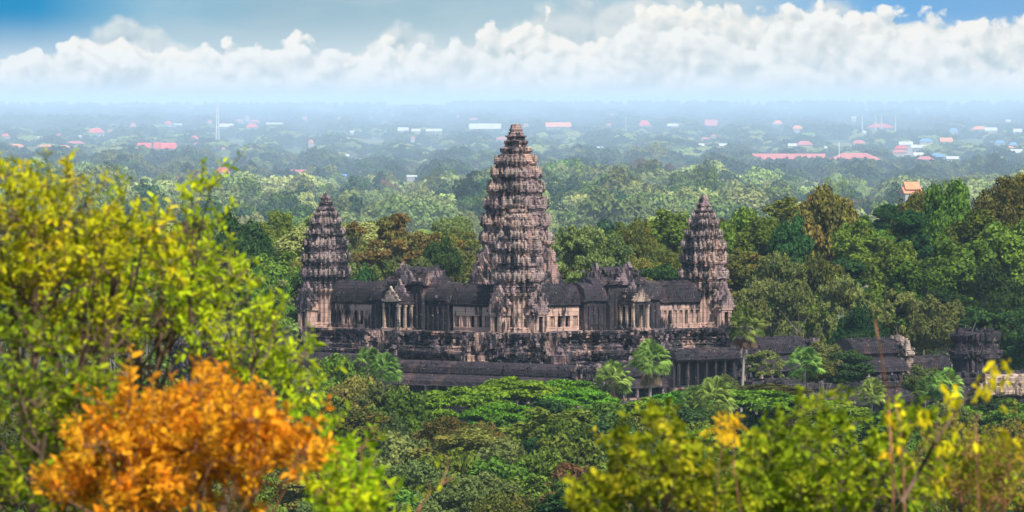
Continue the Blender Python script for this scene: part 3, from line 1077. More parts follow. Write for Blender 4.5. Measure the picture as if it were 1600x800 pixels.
# lower terrace (solid platform of the second enclosure)
t = empty('lower_terrace', (11, 1497, 0), 0, label='broad dark stone platform under the lower galleries, its edge half hidden by trees', cat='terrace')
b = MB(1200); b.M = Matrix.Translation((0, 0, 0)) @ Matrix.Rotation(Q, 4, 'Z')
hs = 55.5
one = [(hs, -hs), (hs, -12), (hs + 3, -12), (hs + 3, 12), (hs, 12)]
poly2 = []
for k in range(4):
    ca, sa = [(1, 0), (0, 1), (-1, 0), (0, -1)][k]
    for x, y in one:
        poly2.append((x * ca - y * sa, x * sa + y * ca))
pr = [(3, -0.5), (3, .6), (2.2, .8), (2.4, 1.6), (1.6, 2), (1.2, 3), (1.6, 3.6), (1.2, 4.4), (2, 5), (2, 5.6), (.6, 5.7), (.6, 6.4), (0, 6.8), (0, 8), (.4, 8.5), (.1, 9), (.1, 10), (.5, 10.3), (.6, 11.0)]
plan_loft(b, poly2, pr, 2.0, .08)
b.build('platform', ST_DARK, t)

gkw = dict(cat='gallery', group='lower galleries')
# left face: long low gallery with a dark sloping roof
sa0, sb0 = s_at(MLt, 618), s_at(MLt, 902)
gallery('lower_gallery', MLt, sa0, sb0, -2.2, 2.2, 11.0, 16.4, 18.4, None, None, (ST_DARK, ST_ROOF), seed=1301,
        aisle=(2.3, 14.6, 16.3), crest=False, label='long low gallery with a black sloping roof below the middle of the terrace', **gkw)
sa1 = s_at(MLt, 430)
gallery('lower_gallery', MLt, sa1, sa0 - 3.0, -2.2, 2.2, 11.0, 16.6, 19.2, None, None, (ST_DARK, ST_ROOF), seed=1320,
        aisle=(2.3, 14.8, 16.4), crest=False, label='dark roofed lower gallery below the left end tower, behind treetops', **gkw)
gallery('lower_gallery', MLt, s_at(MLt, 262), sa1 - .5, -2.2, 2.2, 11.0, 17.2, 20.0, None, None, (ST_DARK, ST_ROOF), seed=1331,
        crest=True, label='dark gallery showing through the leaves of the left foreground tree', **gkw)


def pavilion(name, loc, w, z0, z1, mt, seed, label, group, ruined=True):
    t = empty(name, (loc[0], loc[1], z0), Q, label=label, cat='pavilion', group=group)
    b = MB(seed)
    H = z1 - z0
    poly = redent(w)
    pr = [(.5, -.3), (.5, H * .07), (.2, H * .09), (0, H * .14), (0, H * .52), (.2, H * .55), (.5, H * .60), (.5, H * .64), (-.2, H * .66), (-.3, H * .78), (.15, H * .82), (.35, H * .90), (.35, H * .94), (0.0, H * .95)]
    plan_loft(b, poly, pr, .7, .16)
    b.build('body', mt, t)
    b = MB(seed + 1)
    def rr():
        a = b.r.uniform(0, 6.28); r = w * b.r.uniform(.75, 1.06)
        return (r * math.cos(a), r * math.sin(a), H * b.r.uniform(.5, 1.0))
    lumps(b, 260, rr, .25, .8, .12)
    b.build('broken_cornice', mt, t)
    b = MB(seed + 2)
    for k in range(4):
        b.M = Matrix.Rotation(k * math.pi / 2, 4, 'Z')
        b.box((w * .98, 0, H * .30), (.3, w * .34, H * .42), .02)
    b.build('doorway', INSIDE, t)  # dark blocks on a closed body, doorway shade painted as colour
    b = MB(seed + 3)
    for k in range(4):
        b.M = Matrix.Rotation(k * math.pi / 2, 4, 'Z')
        pediment(b, w * 1.02, 0, H * .52, w * .95, H * .24, .5, 0, .15)
    b.build('pediment', mt, t)
    return t


pavilion('ruined_tower', (R2.x - 1.5, R2.y), 3.9, 12.0, 22.6, ST_DARK, 1400, 'flat-topped ruined stone tower at the right end of the lower galleries', 'ruined corner towers')
pavilion('ruined_tower', (F2.x + .8, F2.y + 1), 2.2, 11.0, 18.3, ST_TOWER, 1420, 'low crumbling grey corner pavilion between the black roof and the nearest palms', 'ruined corner towers')
pavilion('ruined_tower', (L2.x + 6, L2.y - 5), 3.6, 11.0, 21.0, ST_DARK, 1440, 'dark ruined tower seen through gaps in the left foreground tree', 'ruined corner towers')

# right face, piece by piece
def RS(x0, x1):
    return s_at(MRt, x0), s_at(MRt, x1)


def seg(x0, x1, yr, ye, yf, n0, hw, seed, label, aisle=None, cols=0, mats=(ST_DARK, ST_ROOF), crest=False, dn=None):
    a, b_ = RS(x0, x1)
    m = (a + b_) / 2
    zr, ze = z_at(MRt, m, yr), z_at(MRt, m, ye)
    zf = z_at(MRt, m, yf)
    al = None
    if aisle:
        al = (aisle[0], z_at(MRt, m, aisle[2]), z_at(MRt, m, aisle[1]))
    cl = [a + (b_ - a) * (i + .5) / cols for i in range(cols)] if cols else None
    return gallery('lower_gallery', MRt, a, b_, n0, hw, zf, ze, zr, None, None, mats, seed=seed, aisle=al, cols=cl, crest=crest, label=label, **gkw)


seg(938, 1036, 566, 588, 622, -2.5, 2.2, 1501, 'low black roofed gallery behind the nearest pair of fan palms', aisle=(1.8, 592, 604))
seg(1038, 1138, 545, 561, 604, 0, 2.6, 1510, 'dark pillared gallery below the right end tower', cols=7)
seg(1166, 1262, 528, 552, 590, -2.2, 2.2, 1521, 'high roofed gallery wing right of the leaning fan palm', aisle=(2.6, 556, 577), crest=True)
seg(1262, 1332, 552, 572, 590, -2.2, 2.3, 1530, 'sunken vaulted stretch of gallery half covered by shrubs behind a round palm', crest=False)
seg(1332, 1404, 530, 552, 590, -2.2, 2.2, 1541, 'high roofed gallery wing with a pale gable end', aisle=(2.6, 560, 578), crest=True)
seg(1404, 1484, 557, 577, 592, -2.2, 2.3, 1550, 'low vaulted gallery joining the flat-topped ruined tower', crest=False)
# rubble pier and pale gables between the wings
for x, ya, yb, w, mt, lab in ((1152, 545, 604, 3.2, ST_TOWER, 'rough rubble stone pier behind the stem of the leaning palm'),
                              (1408, 532, 590, 1.7, ST_PALE, 'pale weathered gable wall between two roofs of the right lower gallery'),
                              (1264, 536, 590, 1.3, ST_TOWER, 'grey broken gable wall behind the round fan palm')):
    s_ = s_at(MRt, x); p = MRt @ Vector((s_, 0, 0)); z1, z0 = z_at(MRt, s_, ya), z_at(MRt, s_, yb)
    t = empty('gable_wall', (p.x, p.y, z0), Q, label=lab, cat='wall', group='broken gables of the lower galleries')
    b = MB(int(x))
    b.box((0, 0, (z1 - z0) / 2), (w * .8, 4.2, z1 - z0), .1, top=.8)
    lumps(b, 120, lambda: (b.r.uniform(-w / 2, w / 2), b.r.uniform(-2.2, 2.2), b.r.uniform(0, z1 - z0 + .5)), .3, .9, .12)
    b.build('wall', mt, t)
    b = MB(int(x) + 1)
    pediment(b, 0, 0, (z1 - z0) * .6, 4.6, (z1 - z0) * .34, w, 0, .15)
    b.build('gable', mt, t)
# long base ledge
a, b_ = RS(1140, 1620)
t = empty('ledge_wall', tuple(MRt @ Vector(((a + b_) / 2, 4, 11))), 0, label='long dark moulded ledge running below the right lower galleries', cat='wall')
m_ = MB(1600); o_ = t.location; m_.M = Matrix.Translation((-o_.x, -o_.y, -o_.z)) @ MRt
zt = 15.0
m_.sweep([(-1, 10.6), (6.2, 10.6), (6.2, 11.6), (5.6, 11.8), (5.6, 13.2), (5.9, 13.4), (6.1, 14.2), (5.3, 14.4), (5.2, zt), (-1, zt)], a, b_, 1.0, .08)
for i in range(40):
    m_.box((m_.r.uniform(a, b_), 5.8 + m_.r.uniform(-.3, .3), zt + .1), (m_.r.uniform(.4, 1.4), .6, m_.r.uniform(.3, .9)), .12)
m_.build('moulding', ST_DARK, t)
# bright broken vault at the far right, nearer to the camera
p = P(1592, 600, 1400)
t = empty('broken_vault', (p.x, p.y, 10), 0, label='pale broken stone vault at the far right edge, below the ruined tower', cat='ruin')
b = MB(1700); b.M = Matrix.Translation((0, 0, 0))
zz = Z_(584, 1400) - 10
b.sweep([(-1.6, zz - 3.6), (-1.6, zz - 2.2), (-1.1, zz - .8), (0, zz), (1.2, zz - .5), (1.6, zz - 3.6)], -5.6, 7, .7, .16)
lumps(b, 90, lambda: (b.r.uniform(-5.6, 6), -1.4 + b.r.uniform(-.3, .3), zz - b.r.uniform(.4, 3.4)), .3, .8, .12)
b.box((-5.9, 0, zz - 4), (1.6, 3.4, 4.6), .3)
b.build('vault', ST_PALE, t)
b = MB(1701)
b.box((0, .2, (zz - 3.4) / 2), (13, 2.6, zz - 3.4), .1)
b.build('wall', ST_DARK, t)


# ------------------------------------------------------------------ tree crowns
def rand_dirs(n, g, zmin=-1.0):
    z = g.uniform(zmin, 1, n); a = g.uniform(0, 2 * np.pi, n)
    r = np.sqrt(1 - z * z)
    return np.stack([r * np.cos(a), r * np.sin(a), z], -1)


def cards(C, N, size, g, asp=0.62):
    """one irregular rhombic tuft of leaves per point"""
    n = len(C)
    up = g.normal(size=(n, 3))
    T = np.cross(N, up); T /= np.linalg.norm(T, axis=1, keepdims=True) + 1e-9
    B = np.cross(N, T)
    s = size * g.uniform(0.55, 1.45, (n, 1))
    k = lambda: g.uniform(0.75, 1.25, (n, 1))
    V = np.stack([C - T * s * k(), C - B * s * asp * k() + N * s * .15, C + T * s * k(), C + B * s * asp * k() - N * s * .15], 1).reshape(-1, 3)
    Fq = np.arange(n * 4).reshape(-1, 4)
    return V, Fq


def crown_mesh(name, style, mat, seed, R=5.0, cards_n=15000):
    g = np.random.default_rng(seed)
    lobes = []
    if style == 'round':
        for d in rand_dirs(20, g, -.45):
            r = g.uniform(.26, .42) * R
            lobes.append((d * np.array([1, 1, .82]) * (R - r) * g.uniform(.75, 1.12), r, (1, 1, .8)))
        lobes.append((np.array([0, 0, 0.]), R * .55, (1, 1, .8)))
    elif style == 'tall':
        for d in rand_dirs(24, g, -.8):
            r = g.uniform(.20, .36) * R
            lobes.append((d * np.array([.8, .8, 1.35]) * (R - r) * g.uniform(.6, 1.1), r, (1, 1, .85)))
        lobes.append((np.array([0, 0, 0.]), R * .42, (1, 1, 1.4)))
    elif style == 'umbrella':
        for i in range(46):
            a = g.uniform(0, 6.28); q = np.sqrt(g.uniform(0, 1))
            h = .42 * R * (1 - q ** 2.2) + g.uniform(-.07, .07) * R
            lobes.append((np.array([q * np.cos(a) * R * .9, q * np.sin(a) * R * .9, h]), g.uniform(.18, .30) * R, (1, 1, .20)))
    elif style == 'open':
        for d in rand_dirs(52, g, -.6):
            r = g.uniform(.12, .23) * R
            lobes.append((d * np.array([1, 1, .85]) * R * g.uniform(.60, 1.0), r, (1, 1, .7)))
    elif style == 'conical':
        for i in range(22):
            h = g.uniform(0, 1); a = g.uniform(0, 6.28); rr = (1 - h) * .75 * R
            r = g.uniform(.16, .3) * R * (1.15 - .6 * h)
            lobes.append((np.array([rr * np.cos(a), rr * np.sin(a), (h * 2.3 - .9) * R]), r, (1, 1, .8)))
    tot = sum(l[1] ** 2 for l in lobes)
    C, N = [], []
    for c0, r, sc in lobes:
        m = max(5, int(cards_n * r * r / tot))
        ns = 7
        sc = np.array(sc)
        sd = rand_dirs(ns, g, -.35)
        per = max(3, m // (ns + 2))
        for d2 in sd:
            cc = c0 + d2 * sc * r * .68
            rs = r * g.uniform(.34, .52)
            d3 = rand_dirs(per, g, -.55)
            rad = g.uniform(.80, 1.05, (per, 1))
            C.append(cc + d3 * rad * rs * (sc * 1.4 if style == 'umbrella' else np.sqrt(sc))); N.append(d3 * (1 / sc if style == 'umbrella' else 1))
        d3 = rand_dirs(per * 2, g, -1)
        C.append(c0 + d3 * sc * r * .72); N.append(d3)
    C = np.concatenate(C); N = np.concatenate(N)
    N /= np.linalg.norm(N, axis=1, keepdims=True)
    N = N + g.normal(size=N.shape) * .55 + np.array([0, 0, .25]); N /= np.linalg.norm(N, axis=1, keepdims=True)
    size = R * .046 * (9000 / cards_n) ** .4
    if style == 'open': size *= .85
    V, Fq = cards(C, N, size, g)
    return np_mesh(name, V, [Fq], mat, tint=g.uniform(0, 1, len(Fq)))


def trunk_mesh(name, mat, seed, lean=0.04, limbs=6, spread=.20, r0=.012):
    """unit height trunk (1 = crown centre), limbs fan out near the top; horizontal unit = metres of a 20 m tree /20"""
    mb = MB(seed); r = mb.r
    pts = [(0, 0, -.02)]; x = y = 0
    for i in range(1, 6):
        x += r.uniform(-lean, lean) * .5; y += r.uniform(-lean, lean) * .5
        pts.append((x, y, i * .16))
    mb.tube(pts, [r0 * (1.35 if i == 0 else 1 - i * .1) for i in range(6)], 6)
    for i in range(limbs):
        k = r.choice((2, 3, 4, 5)) if i else 5
        p = Vector(pts[k]); a = i * math.tau / limbs + r.uniform(-.4, .4); q = r.uniform(.6, 1.1) * spread
        e = p + Vector((math.cos(a) * q, math.sin(a) * q, r.uniform(.12, .30)))
        m = (p + e) / 2 + Vector((math.cos(a) * q * .18, math.sin(a) * q * .18, -.02))
        mb.tube([p, m, e], [r0 * .5, r0 * .36, r0 * .12], 5)
        for _ in range(2):
            e2 = m + Vector((r.uniform(-.5, .5) * spread, r.uniform(-.5, .5) * spread, r.uniform(.08, .2)))
            mb.tube([m, e2], [r0 * .26, r0 * .08], 4)
    me = bpy.data.meshes.new(name); me.from_pydata(mb.v, [], mb.f); me.materials.append(mat); me.update()
    return me


KINDS = {
    'mid': [crown_mesh('crown', 'round', G_MID, 1), crown_mesh('crown', 'tall', G_MID, 2)],
    'dark': [crown_mesh('crown', 'round', G_DARK, 3), crown_mesh('crown', 'tall', G_DARK, 4)],
    'olive': [crown_mesh('crown', 'round', G_OLIVE, 5), crown_mesh('crown', 'tall', G_OLIVE, 6)],
    'bright': [crown_mesh('crown', 'umbrella', G_BRIGHT, 7, cards_n=15000), crown_mesh('crown', 'umbrella', G_BRIGHT, 8, cards_n=15000)],
    'pale': [crown_mesh('crown', 'tall', G_PALE, 9), crown_mesh('crown', 'round', G_PALE, 10)],
    'brown': [crown_mesh('crown', 'open', G_BROWN, 11, cards_n=14000)],
    'grey': [crown_mesh('crown', 'round', G_GREY, 12), crown_mesh('crown', 'open', G_GREY, 13, cards_n=13000)],
    'feather': [crown_mesh('crown', 'conical', G_GREY, 14)],
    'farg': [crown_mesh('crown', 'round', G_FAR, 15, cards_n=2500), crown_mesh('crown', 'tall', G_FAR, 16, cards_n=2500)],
}
WORDS = {'mid': 'mid green leafy', 'dark': 'dark green dense', 'olive': 'olive green', 'bright': 'bright green flat-topped', 'pale': 'pale green', 'brown': 'brownish open-crowned', 'grey': 'grey-green', 'feather': 'grey-green pointed', 'farg': 'deep bluish green'}
TRUNKS = [trunk_mesh('trunk', BARK, 20 + i) for i in range(3)] + [trunk_mesh('trunk', BARK_P, 30 + i, lean=.08, limbs=9, spread=.26, r0=.009) for i in range(2)]
SOURCES = {}
TREES = []          # (row, px, kind, empty)


def tree(x, ytop, D, wpx, kind, hpx=None, row='', trunk=None, var=None):
    """wpx, hpx: crown width and height in photo pixels at that distance"""
    X = X_(x, D); z0 = float(gz(D)); top = Z_(ytop, D)
    ms = KINDS[kind]; me = ms[var if var is not None else random.randrange(len(ms))]
    rx = wpx / F * D / 2
    bb = me.get('bb')
    if bb is None:
        co_ = np.empty(len(me.vertices) * 3, np.float32); me.vertices.foreach_get('co', co_); co_ = co_.reshape(-1, 3)
        bb = [float(np.percentile(co_[:, 2], .5)), float(np.percentile(co_[:, 2], 99.7)), float(np.percentile(np.abs(co_[:, 0]), 98))]
        me['bb'] = bb
    sx_ = rx / bb[2]
    if kind == 'bright' and hpx: hpx *= .62
    hz = (hpx / F * D) if hpx else (bb[1] - bb[0]) * sx_ * random.uniform(.85, 1.15)
    sz = hz / (bb[1] - bb[0])
    zc = top - bb[1] * sz
    t = empty('umbrella_tree' if kind == 'bright' else 'tree', (X, D, z0), random.uniform(0, 6.28), cat='tree')
    link('crown', me, t, (0, 0, zc - z0), (0, 0, 0), (sx_, sx_ * random.uniform(.9, 1.1), sz))
    SOURCES.setdefault(kind, {}).setdefault(me.name, t.children[0] if t.children else None)
    h = max(2.0, zc - z0)
    tm = TRUNKS[trunk] if trunk is not None else random.choice(TRUNKS[:3])
    k = max(12, min(h * 1.0, rx * 4.2))
    link('trunk', tm, t, (0, 0, 0), (0, 0, 0), (k, k, h))
    TREES.append((row, x, kind, t, wpx))
    return t


def env(pts, x):
    return float(np.interp(x, [p[0] for p in pts], [p[1] for p in pts]))


# --- heroes behind the temple
HB = 'behind'
heroes = [
    (608, 336, 1600, 138, 'brown', 110, 3), (300, 345, 1640, 90, 'mid', 95, None), (370, 336, 1620, 110, 'dark', 110, None),
    (352, 395, 1580, 100, 'olive', 90, None), (440, 395, 1560, 96, 'mid', 110, None), (466, 356, 1590, 74, 'pale', 90, None), (420, 420, 1555, 90, 'mid', 100, None),
    (560, 410, 1575, 90, 'grey', 80, 3), (640, 405, 1570, 90, 'grey', 70, 3), (690, 372, 1580, 60, 'dark', 60, None), (722, 385, 1600, 70, 'grey', 80, None),
    (900, 355, 1570, 110, 'grey', 110, 3), (955, 368, 1585, 90, 'grey', 100, None), (1000, 345, 1700, 70, 'olive', 90, None), (1045, 330, 1760, 110, 'mid', 110, None), (1040, 392, 1580, 70, 'olive', 70, None),
    (1005, 405, 1562, 60, 'olive', 60, None), (1168, 328, 1650, 92, 'mid', 100, None), (1188, 340, 1640, 80, 'mid', 90, None),
    (1160, 390, 1570, 70, 'olive', 80, 3), (1215, 395, 1560, 90, 'grey', 110, 3), (1275, 400, 1565, 96, 'olive', 110, 4), (1240, 440, 1545, 90, 'grey', 100, 4), (1320, 430, 1550, 80, 'grey', 100, 3), (1170, 460, 1542, 70, 'grey', 90, 4),
    (1285, 294, 1640, 118, 'olive', 130, None), (1235, 310, 1660, 80, 'olive', 100, None), (1238, 338, 1625, 66, 'dark', 80, None), (1345, 345, 1620, 80, 'mid', 100, None),
    (1395, 375, 1585, 90, 'mid', 110, None), (1480, 285, 1660, 100, 'mid', 120, None), (1440, 300, 1680, 80, 'olive', 100, None), (1530, 330, 1620, 120, 'mid', 120, None), (1490, 372, 1590, 130, 'mid', 140, None),
    (1575, 280, 1640, 110, 'olive', 110, None), (1625, 268, 1650, 120, 'olive', 120, None), (1590, 345, 1600, 110, 'mid', 130, None), (1440, 405, 1560, 110, 'mid', 120, None),
    (1560, 420, 1565, 120, 'dark', 130, None), (1400, 455, 1545, 90, 'grey', 100, 4), (1470, 465, 1542, 90, 'grey', 80, 4), (1520, 480, 1555, 90, 'dark', 90, None), (1350, 480, 1542, 80, 'dark', 90, None), (1600, 480, 1548, 100, 'dark', 100, None), (1420, 330, 1640, 70, 'dark', 90, None),
    (1690, 300, 1620, 120, 'mid', 140, None), (1700, 400, 1580, 130, 'dark', 150, None),
    (1195, 548, 1400, 60, 'grey', 40, None), (1325, 548, 1400, 70, 'dark', 50, None), (1445, 572, 1390, 60, 'grey', 40, None), (1280, 560, 1400, 50, 'olive', 36, None), (1130, 585, 1380, 50, 'grey', 36, None),
    (1290, 535, 1440, 60, 'grey', 40, None), (1220, 520, 1500, 50, 'grey', 40, None), (1340, 520, 1500, 60, 'dark', 50, None),
]
for x, yt, D, w, kd, h, tr_ in heroes:
    tree(x, yt, D, w, kd, h, HB, tr_)

Fr = [(-200, 430), (300, 420), (480, 420), (560, 430), (700, 425), (880, 425), (1000, 430), (1080, 425), (1150, 440), (1300, 450), (1600, 460), (1800, 460)]
Bk = [(-200, 345), (250, 340), (340, 335), (450, 345), (520, 345), (600, 338), (700, 345), (870, 352), (950, 352), (1050, 340), (1150, 345), (1220, 318), (1290, 325), (1370, 325), (1450, 318), (1560, 305), (1640, 285), (1800, 280)]
rowsB = [1552, 1610, 1700, 1800, 1910]
KB = {0: ['dark', 'grey', 'mid', 'dark'], 1: ['mid', 'olive', 'dark', 'grey'], 2: ['mid', 'grey', 'olive'], 3: ['grey', 'mid', 'olive', 'pale'], 4: ['pale', 'mid', 'grey', 'olive']}
for k, D in enumerate(rowsB):
    x = -60 + random.uniform(0, 30)
    while x < 1680:
        # the temple blocks most of the first rows in the middle
        skip = (k == 0 and 560 < x < 1060 and (740 < x < 880)) or (740 < x < 875)
        yt = env(Fr, x) + (env(Bk, x) - env(Fr, x)) * (k / 4) ** .8 + random.uniform(-14, 18)
        kd = random.choice(KB[k])
        if x > 1330 and random.random() < .55: kd = random.choice(['mid', 'dark', 'mid'])
        w = random.uniform(62, 104) * (1 - .06 * k)
        if not skip:
            tree(x, yt, D + random.uniform(-28, 28), w, kd, w * random.uniform(.85, 1.15), HB + str(k))
        x += w * random.uniform(.72, 1.0) + (8 if k < 2 else 0)

# --- trees before the temple
HF = 'front'
fheroes = [
    (720, 606, 1280, 175, 'bright', 70, None), (800, 590, 1330, 150, 'bright', 60, None), (880, 594, 1340, 120, 'bright', 50, None), (780, 632, 1235, 130, 'bright', 60, None), (905, 610, 1300, 120, 'bright', 55, None),
    (1180, 610, 1300, 190, 'bright', 62, None), (1060, 612, 1290, 120, 'bright', 50, None), (1010, 622, 1270, 110, 'bright', 50, None), (1210, 600, 1340, 120, 'olive', 30, None), (1280, 625, 1300, 150, 'bright', 60, None),
    (1420, 640, 1270, 160, 'mid', 70, None), (1540, 615, 1330, 120, 'dark', 60, None), (1590, 625, 1300, 110, 'mid', 70, None), (1480, 630, 1310, 110, 'bright', 50, None),
    (530, 556, 1320, 90, 'mid', 90, None), (498, 560, 1340, 60, 'grey', 60, None), (470, 585, 1300, 90, 'grey', 80, None), (560, 590, 1270, 110, 'olive', 100, None), (600, 600, 1260, 90, 'grey', 90, None),
    (628, 610, 1240, 96, 'mid', 90, None), (520, 620, 1230, 100, 'mid', 100, None), (560, 640, 1200, 100, 'olive', 90, None), (420, 560, 1330, 90, 'mid', 90, None), (440, 610, 1250, 110, 'dark', 110, None),
    (330, 600, 1300, 100, 'dark', 100, None), (250, 590, 1330, 100, 'mid', 90, None), (140, 590, 1340, 100, 'dark', 100, None), (40, 600, 1320, 120, 'mid', 120, None),
    (700, 652, 1180, 80, 'olive', 50, None), (755, 660, 1170, 80, 'olive', 50, None), (640, 680, 1130, 130, 'grey', 100, None), (720, 672, 1120, 140, 'olive', 90, None), (790, 690, 1090, 150, 'grey', 100, None),
    (860, 640, 1210, 170, 'mid', 110, None), (930, 632, 1220, 130, 'mid', 90, None), (880, 682, 1120, 150, 'mid', 110, None), (960, 660, 1160, 130, 'dark', 110, None), (770, 720, 1030, 150, 'mid', 110, None),
    (650, 722, 1020, 140, 'grey', 110, None), (830, 745, 980, 120, 'mid', 100, None), (900, 725, 1010, 130, 'brown', 100, None), (720, 750, 950, 140, 'grey', 100, None), (1080, 640, 1230, 110, 'dark', 90, None), (1010, 690, 1120, 120, 'dark', 100, None),
    (1110, 668, 1150, 110, 'bright', 60, None), (850, 770, 920, 130, 'brown', 90, None),
]
for x, yt, D, w, kd, h, tr_ in fheroes:
    tree(x, yt, D, w, kd, h, HF, tr_)
rowsF = [890, 965, 1050, 1140, 1215, 1290]
tops = [772, 742, 712, 682, 655, 632]
for k, D in enumerate(rowsF):
    x = -40 + random.uniform(0, 60)
    while x < 1660:
        w = random.uniform(95, 150) * 1050 / D
        yt = tops[k] + random.uniform(-8, 16) + (-20 if x < 480 and k > 2 else 0)
        tree(x, yt, D + random.uniform(-20, 20), w, random.choice(['mid', 'grey', 'olive', 'dark', 'mid', 'mid']), w * random.uniform(.7, .95), HF + str(k))
        x += w * random.uniform(.8, 1.1)


# ------------------------------------------------------------------ fan palms
def palm_meshes(seed):
    g = random.Random(seed)
    out = []
    for dead in (False, True):
        V = []; Fc = []; tint = []
        n = 18 if dead else 62
        for i in range(n):
            az = g.uniform(0, math.tau)
            el = g.uniform(-1.35, -.75) if dead else g.uniform(-.6, 1.45)
            d = Vector((math.cos(az) * math.cos(el), math.sin(az) * math.cos(el), math.sin(el)))
            L = g.uniform(1.1, 1.5) * (1.1 if dead else 1)
            base = d * .15; hub = d * L + Vector((0, 0, -.12 * L * math.cos(el)))
            sidev = d.cross(Vector((0, 0, 1))).normalized() if abs(d.z) < .98 else Vector((1, 0, 0))
            upv = sidev.cross(d).normalized()
            # petiole
            b = len(V)
            V += [base - sidev * .04, base + sidev * .04, hub + sidev * .03, hub - sidev * .03]
            Fc.append((b, b + 1, b + 2, b + 3)); tint.append(1.0)
            k = 17; R = g.uniform(.75, 1.0) * (.8 if dead else 1)
            roll = g.uniform(-.5, .5)
            s2 = (sidev * math.cos(roll) + upv * math.sin(roll)); u2 = d.cross(s2)
            tt = g.random()
            for q in range(k):
                a = (q / (k - 1) - .5) * math.radians(230 if not dead else 110)
                dr = d * math.cos(a) + s2 * math.sin(a)
                pr = d * math.cos(a + .07) + s2 * math.sin(a + .07)
                pl = d * math.cos(a - .07) + s2 * math.sin(a - .07)
                tip = hub + dr * R * g.uniform(.9, 1.1) + Vector((0, 0, -.22 * R)) + u2 * abs(math.sin(a)) * .25
                mid_r = hub + pr * R * .60 + u2 * .05; mid_l = hub + pl * R * .60 - u2 * .05
                b = len(V); V += [hub, mid_l, tip, mid_r]
                Fc.append((b, b + 1, b + 2, b + 3)); tint.append(min(1, max(0, tt + g.uniform(-.3, .3))))
        me = np_mesh('frond_skirt' if dead else 'frond_crown', [tuple(p) for p in V], [np.array(Fc)], G_DEAD if dead else G_PALM, tint=tint)
        out.append(me)
    return out


PALMS = [palm_meshes(1), palm_meshes(2), palm_meshes(3)]
mbt = MB(5)
mbt.tube([(0, 0, 0), (.006, 0, .2), (.004, .004, .5), (0, 0, .8), (0, 0, 1)], [.30, .24, .2, .19, .22], 8)
pt = bpy.data.meshes.new('trunk'); pt.from_pydata(mbt.v, [], mbt.f); pt.materials.append(BARK_P); pt.update()
palms = [
    (1165, 508, 1385, 27, 'fan palm with leaning pale stem and brown skirt beside the right end tower', 1, -12),
    (1016, 562, 1345, 29, 'shaggy-skirted fan palm, the taller of the close pair before the lower ruins', 1, 0),
    (958, 592, 1330, 27, 'round fan palm, the shorter of the close pair, before the crumbling corner pavilion', 1, 2),
    (1257, 570, 1380, 27, 'round-headed fan palm with yellowish leaf stalks before the right lower galleries', 0, 0),
    (1117, 622, 1265, 30, 'broad fan palm over the bright flat-topped trees below the right end tower', 1, 4),
    (1082, 626, 1275, 22, 'smaller fan palm touching the broad palm below the right end tower', 1, 0),
    (576, 568, 1345, 24, 'fan palm in front of the dark base below the left end tower', 1, 0),
    (602, 578, 1340, 24, 'fan palm just right of its twin, before the left end of the black roof', 0, 0),
    (1362, 614, 1330, 22, 'low fan palm behind the thin reddish stem on the right', 0, 0),
    (1478, 604, 1350, 26, 'fan palm below the flat-topped ruined tower', 0, 0),
    (1450, 612, 1355, 22, 'small fan palm left of the one below the flat-topped ruined tower', 0, 0),
    (449, 512, 1450, 16, 'small fan palm at the foot of the left end tower', 0, 0),
    (248, 565, 1330, 18, 'fan palm glimpsed through a gap in the left foreground tree', 1, 0),
    (205, 640, 1250, 20, 'dark fan palm deep behind the left foreground tree', 0, 0),
]
for i, (x, y, D, r, lab, dead, lean) in enumerate(palms):
    X = X_(x, D); z = Z_(y, D); z0 = float(gz(D))
    bx = X_(x + lean, D)
    t = empty('fan_palm', (bx, D, z0), 0, label=lab, cat='palm tree', group='fan palms among the temple trees')
    s_ = r / F * D / 1.8
    cm, dm = PALMS[i % 3]
    link('frond_crown', cm, t, (X - bx, 0, z - z0), (0, 0, random.uniform(0, 6)), (s_, s_, s_ * 1.02))
    if dead:
        link('frond_skirt', dm, t, (X - bx, 0, z - z0 - .1), (0, 0, random.uniform(0, 6)), (s_ * .85, s_ * .85, s_ * 1.15))
    tr = link('trunk', pt, t)
    v_ = Vector((X - bx, 0, z - z0))
    tr.rotation_euler = v_.to_track_quat('Z', 'Y').to_euler()
    tr.scale = (1.15, 1.15, v_.length)

# ------------------------------------------------------------------ far houses, sheds and masts
M_RED = simple('roof_red', (0.48, 0.075, 0.07), .8, .25, .1)
M_PINK = simple('roof_pink', (0.40, 0.13, 0.12), .8, .2, .1)
M_ORNG = simple('roof_orange', (0.55, 0.20, 0.09), .8, .2, .3)
M_WHIT = simple('roof_white', (0.38, 0.38, 0.37), .6, .12, .1)
M_BLUE = simple('roof_blue', (0.10, 0.22, 0.42), .6, .2, .1)
M_WALL = simple('plaster_wall', (0.30, 0.29, 0.27), .9, .2, .1)
M_GLASS = simple('window_dark', (0.05, 0.06, 0.08), .3, .2, .1)
M_STEEL = simple('painted_steel', (0.6, 0.6, 0.62), .5, .2, 1)
ROOFM = {'red': M_RED, 'pink': M_PINK, 'orange': M_ORNG, 'white': M_WHIT, 'blue': M_BLUE}
BLD = []


def solve_D(y, h):
    Ds = np.linspace(2500, 29000, 4000)
    yy = 160 + (HC - gz(Ds) - h) * F / Ds
    return float(Ds[np.argmin(np.abs(yy - y))])


